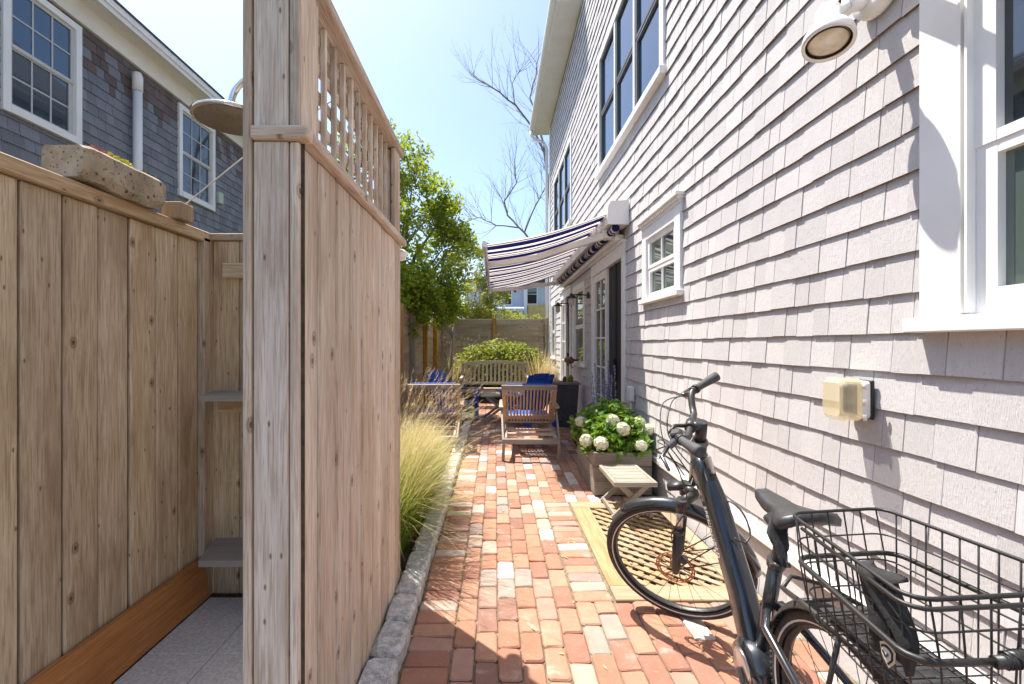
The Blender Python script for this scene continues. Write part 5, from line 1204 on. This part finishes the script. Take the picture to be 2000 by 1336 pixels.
# stem, bar, grips, levers, display, head lamp
SB = SP0 + SA * .7887 + Vector((0, .045, 0))
m_ = MB(); m_.tube([SP0 + SA * .70, SP0 + SA * .80], [.024, .022], 14); m_.tube([SP0 + SA * .775, SB], [.022, .020], 12); m_.tube([SB + Vector((-.028, 0, 0)), SB + Vector((.028, 0, 0))], .0235, 14); stem = bk('stem', m_, 'blackpl', None, True)
m_ = MB(); m_.tube([SP0 + SA * .695, SP0 + SA * .712], [.036, .030], 16); bk('headset', m_, 'alloy', stem, True)
RISE, SWEEP, HW = .063, .097, .332
def barp(s, f):
    if f < .22: x, y, z = HW * .30 * f / .22, .0, 0
    elif f < .55: g_ = (f - .22) / .33; x, y, z = HW * (.30 + .32 * g_), .006 * sin(g_ * pi), RISE * (3 * g_ * g_ - 2 * g_ ** 3)
    else: g_ = (f - .55) / .45; x, y, z = HW * (.62 + .38 * g_), -SWEEP * g_ ** 1.15, RISE
    return SB + Vector((s * x, y, z))
m_ = MB(); m_.tube([barp(-1, f / 14) for f in range(14, 0, -1)] + [barp(1, f / 14) for f in range(0, 15)], .0148, 12); hbar = bk('handlebar', m_, 'blackpl', None, True)
for s in (-1, 1):
    g_ = MB(); g_.tube([barp(s, f) for f in (.64, .66, .74, .85, .95, .995, 1.0)], [.020, .0165, .0175, .020, .0225, .0225, .014], 14); bk('grip', g_, 'grip', hbar, True)
    g_ = MB(); g_.tube([barp(s, .61), barp(s, .645)], .0215, 14); g_.tube([barp(s, .56), barp(s, .59)], .018, 12); bk('collar', g_, 'blackpl', hbar, True)
    lv_ = MB(); c_ = barp(s, .56); lv_.bar(c_ + Vector((0, .012, -.008)), c_ + Vector((s * .02, .045, -.022)), .028, .022, b=.004); e_ = c_ + Vector((s * .02, .048, -.022)); lv_.tube([e_, e_ + Vector((s * .05, .018, -.012)), e_ + Vector((s * .13, -.02, -.02))], [.009, .0075, .006], 8); bk('brake_lever', lv_, 'alloy', hbar, True)
    cb = MB(); cb.tube(catmull([e_, e_ + Vector((-s * .05, .05, .0)), SB + Vector((s * .05, .12, -.03)), SB + Vector((s * .02, .10, -.12)), SP0 + SA * .56 + Vector((s * .03, .03, 0))]), .0027, 6); bk('cable', cb, 'blackpl', hbar, True)
    if s < 0: cb = MB(); cb.tube(catmull([e_ + Vector((.01, 0, 0)), e_ + Vector((.03, .07, -.03)), SB + Vector((-.08, .13, -.08)), SP0 + SA * .6 + Vector((-.04, .05, 0))]), .0027, 6); bk('cable', cb, 'blackpl', hbar, True)
    else: cb = MB(); cb.tube(catmull([e_, e_ + Vector((-.04, .09, .0)), SB + Vector((.08, .15, -.01)), SB + Vector((-.02, .13, -.08)), SP0 + SA * .55 + Vector((-.03, .05, 0))]), .0027, 6); bk('cable', cb, 'blackpl', hbar, True)
m_ = MB(); c_ = barp(-1, .47); m_.box(c_.x - .022, c_.x + .022, c_.y - .012, c_.y + .03, c_.z - .005, c_.z + .026, None, .006); bk('display', m_, 'blackpl', hbar, True)
m_ = MB(); m_.tube([SB + Vector((0, .01, .0)), SB + Vector((-.05, .05, .035)), SB + Vector((-.10, .07, .03))], [.01, .008, .005], 8); bk('display_bracket', m_, 'blackpl', hbar, True)
hl = SP0 + SA * .475 + Vector((0, .075, 0)); m_ = MB(); sweep(m_, [hl + Vector((0, -.03, 0)), hl, hl + Vector((0, .045, .0))], [(.026, .022), (.05, .036), (.05, .034)]); m_.tube([hl + Vector((0, -.03, 0)), SP0 + SA * .47], .006, 6); bk('head_lamp', m_, 'blackpl', None, True)
# saddle
sd_ = MB(); rings = []
SY, SZ = .2371, .9304
for i in range(15):
    f = i / 14; y = SY + .14 - .275 * f; wv = .020 + .020 * min(1, f * 3) if f < .45 else .040 + .042 * (1 - cos(min(1, (f - .45) / .42) * pi)) / 2
    if i == 0: wv = .011
    if i == 14: wv *= .55
    zt = SZ - .004 - .012 * sin(f * pi) + (-.014 if i == 0 else 0) + .006 * (f > .9); dp = .030 + .018 * f
    if i in (0, 14): dp *= .6
    rings.append([Vector((wv * cx, y + .02 * abs(cx) ** 2 * (f > .8) * -0, zt - dz * dp)) for cx, dz in ((-1, .95), (-1.04, .55), (-.9, .18), (-.55, .02), (-.15, .05), (.15, .05), (.55, .02), (.9, .18), (1.04, .55), (1, .95), (.5, .80), (-.5, .80))])
sd_.loft(rings); sad = bk('saddle', sd_, 'blackpl')
m_ = MB()
for s in (-1, 1): m_.tube([Vector((s * .02, SY + .11, SZ - .035)), Vector((s * .022, SY + .04, SZ - .062)), Vector((s * .022, SY - .03, SZ - .062)), Vector((s * .045, SY - .10, SZ - .045))], .0036, 6)
bk('saddle_rails', m_, 'silver', sad)
m_ = MB(); m_.tube([ST + sn_ * .16, ST + sn_ * .178], .022, 12); bk('saddle_clamp', m_, 'blackpl', sad)
# bunched black saddle cover hanging from the left rear of the saddle
m_ = MB(); rings = []
for i in range(11):
    f = i / 10; c_ = Vector((-.070 + .012 * sin(f * 5), SY - .02 - .10 * f, SZ - .050 - .085 * f * f)); rr = .040 * sin(min(1, f * 1.4 + .15) * pi / 2) * (1 - .72 * max(0, f - .6) / .4); rings.append([c_ + Vector((rr * .75 * cos(a) * (1 + .22 * sin(3 * a + i)), rr * .5 * sin(a * 1.0 + .3), rr * .9 * sin(a) * (1 + .2 * cos(4 * a + i * .7)))) for a in [2 * pi * k / 14 for k in range(14)]])
m_.loft(rings); bk('saddle_cover', m_, 'cloth_black', sad)
# rack and wire basket
rk = MB()
for s in (-1, 1):
    rk.tube([(s * .062, .17, .70), (s * .066, .05, .712), (s * .066, -.33, .712)], .0065, 8); rk.tube([(s * .085, .0, BR + .02), (s * .078, -.02, .55), (s * .066, -.06, .712)], .006, 8); rk.tube([(s * .085, .01, BR + .02), (s * .082, -.14, .55), (s * .066, -.24, .712)], .006, 8)
for y in (-.33, -.2, -.06, .08): rk.tube([(-.066, y, .712), (.066, y, .712)], .005, 6)
rk.tube([(-.062, .17, .70), (0, .23, .70), (.062, .17, .70)], .006, 8)
rack = bk('rack', rk, 'blackpl'); m_ = MB(); m_.box(-.052, .052, -.30, .03, .7185, .7215); bk('rack_plate', m_, 'alloy', rack)
def rrect(x, y0, y1, z, r=.035, n=5, x2=None):
    x2 = x2 or x; out = []
    for cx, cy, a0, xx in ((x2 - r, y1 - r, 0, 0), (-x2 + r, y1 - r, pi / 2, 0), (-x + r, y0 + r, pi, 0), (x - r, y0 + r, 1.5 * pi, 0)):
        for k in range(n): a = a0 + pi / 2 * k / (n - 1); out.append(Vector((cx + r * cos(a), cy + r * sin(a), z)))
    return out
bs = MB(); by0, by1 = -.375, .02; bx, bx2 = .152, .118; zt, zb = .97, .73
bs.tube(rrect(bx, by0, by1, zt, x2=bx2), .0042, 8, closed=True); bask = bk('basket_rim', bs, 'black')
m_ = MB(); m_.tube([p + Vector((0, 0, .0)) for p in rrect(bx + .008, by0 - .008, by1 - .03, zt - .012, x2=bx2 + .008)][9:], .0042, 8); bk('basket_hoop', m_, 'black', bask)
gw = MB()
def wire(p, q, r_=.0019): gw.tube([p, Vector(p).lerp(Vector(q), .5), q], r_, 5)
for i in range(10):
    f = (i + .5) / 10; y = by0 + .02 + (by1 - by0 - .04) * f; wx = bx + (bx2 - bx) * f
    for s in (-1, 1): gw.tube([(s * wx, y, zt + .003), (s * wx * .93, y, (zt + zb) / 2), (s * wx * .86, y, zb), (0, y, zb)], .0019, 5)
for i in range(6):
    x = -.105 + .21 * i / 5
    for y, e in ((by0, .012), (by1, -.012)): gw.tube([(x * (1.2 if y < 0 else .95), y, zt + .003), (x, y + e, (zt + zb) / 2), (x * .9, y + 2 * e, zb), (x * .9, (by0 + by1) / 2, zb)], .0019, 5)
for k in range(1, 5):
    z = zt - (zt - zb) * k / 4.0; sh_ = 1 - .14 * k / 4; gw.tube(rrect(bx * sh_, by0 + .006 * k, by1 - .006 * k, z, x2=bx2 * sh_), .0021, 5, closed=True)
wm = bk('basket_wires', gw, 'black', bask); wm['kind'] = 'stuff'
lo_ring = rrect(bx * .955 + .012, by0 - .006, by1 - .02, .868, .04, 5, bx2 * .955 + .012)
hd_ = MB(); p_ = lo_ring; gap0 = Vector((-.01, by0 - .010, .868)); gap1 = Vector((.045, by0 - .006, .872))
hd_.tube([gap1] + p_[15:20] + p_[0:10] + p_[10:15] + [gap0], .0062, 8); handle = bk('carry_handle', hd_, 'black', bask)
for c_, s in ((gap0, -1), (gap1 + Vector((-.035, 0, .0)), 1)):
    m_ = MB(); m_.tube([c_ + Vector((-.028, 0, 0)), c_ + Vector((.03, 0, 0))], .0105, 10); bk('grip_sleeve', m_, 'blackpl', handle)
    for k in range(4): m_ = MB(); m_.lathe([(.0105 + .002 * cos(a), .002 * sin(a)) for a in [2 * pi * j / 6 for j in range(7)]], Matrix.Translation(c_ + Vector((-.012 + .006 * k, 0, 0))) @ Matrix.Rotation(pi / 2, 4, 'Y'), 12); bk('cord_wrap', m_, 'cloth_black', handle)
# kickstand
m_ = MB(); m_.tube([(-.06, .10, .30), (-.13, .08, .12), (-.185, .06, .012)], [.009, .009, .010], 8); bk('kickstand', m_, 'blackpl')
# pouch on the basket rim (a thing of its own), with its shield badge
BMX = Matrix.Translation(bike.location) @ bike.rotation_euler.to_matrix().to_4x4()
pc = thing('cloth_pouch', 'black cloth pouch with a cream shield badge draped over the wire basket', 'pouch', BMX @ Vector((-.135, -.26, .80)))
pm = MB(); vs = []; fs = []
for i in range(11):
    f = i / 10; z = .985 - .17 * f
    for j in range(7):
        g_ = j / 6; y = -.325 + .085 * g_ + .012 * sin(f * 7) - .02 * f; x = -.150 + .016 * f + .010 * sin(g_ * 7 + f * 5) - (.0 if i else -.02)
        vs.append(BMX @ Vector((x, y, z - (.012 if i == 0 else 0))))
n0 = len(vs)
vs += [BMX @ (BMX.inverted() @ p + Vector((.014, 0, 0))) for p in vs]
for i in range(10):
    for j in range(6): a = i * 7 + j; fs.append((a, a + 1, a + 8, a + 7)); fs.append((n0 + a, n0 + a + 7, n0 + a + 8, n0 + a + 1))
ed = [j for j in range(7)] + [7 * i + 6 for i in range(1, 11)] + [70 + j for j in range(5, -1, -1)] + [7 * i for i in range(9, 0, -1)]
for a, c_ in zip(ed, ed[1:] + ed[:1]): fs.append((a, n0 + a, n0 + c_, c_))
pm.add(vs, fs, smooth=True); obj('pouch', pm, M['cloth_black'], pc)
def badge(sc, dx, mat, name):
    b_ = MB(); o_ = Vector((-.146 - dx, -.305, .832)); pts = [(-.5, .35), (-.25, .5), (.0, .55), (.25, .5), (.5, .35), (.42, -.15), (0, -.6), (-.42, -.15)]
    q = [BMX @ (o_ + Vector((0, -x * .034 * sc, z_ * .040 * sc))) for x, z_ in pts]; q2 = [BMX @ (o_ + Vector((-.0012, -x * .034 * sc, z_ * .040 * sc))) for x, z_ in pts]
    b_.add(q + q2, [tuple(range(8)), tuple(range(15, 7, -1))] + [(i, (i + 1) % 8, 8 + (i + 1) % 8, 8 + i) for i in range(8)]); return obj(name, b_, mat, pc)
crm = plain('cream_badge', (.70, .60, .45, 1), .5); badge(1.0, 0, crm, 'badge'); badge(.78, .0014, M['cloth_black'], 'badge_band'); badge(.6, .0028, plain('badge_field', (.62, .60, .55, 1), .5), 'badge_field')
ch = MB(); o_ = Vector((-.1515, -.305, .832))
for s in (-1, 1): ch.bar(BMX @ (o_ + Vector((0, s * .006, .006))), BMX @ (o_ + Vector((0, 0, -.004))), .003, .0012, (1, 0, 0))
obj('chevron', ch, M['cloth_black'], pc)
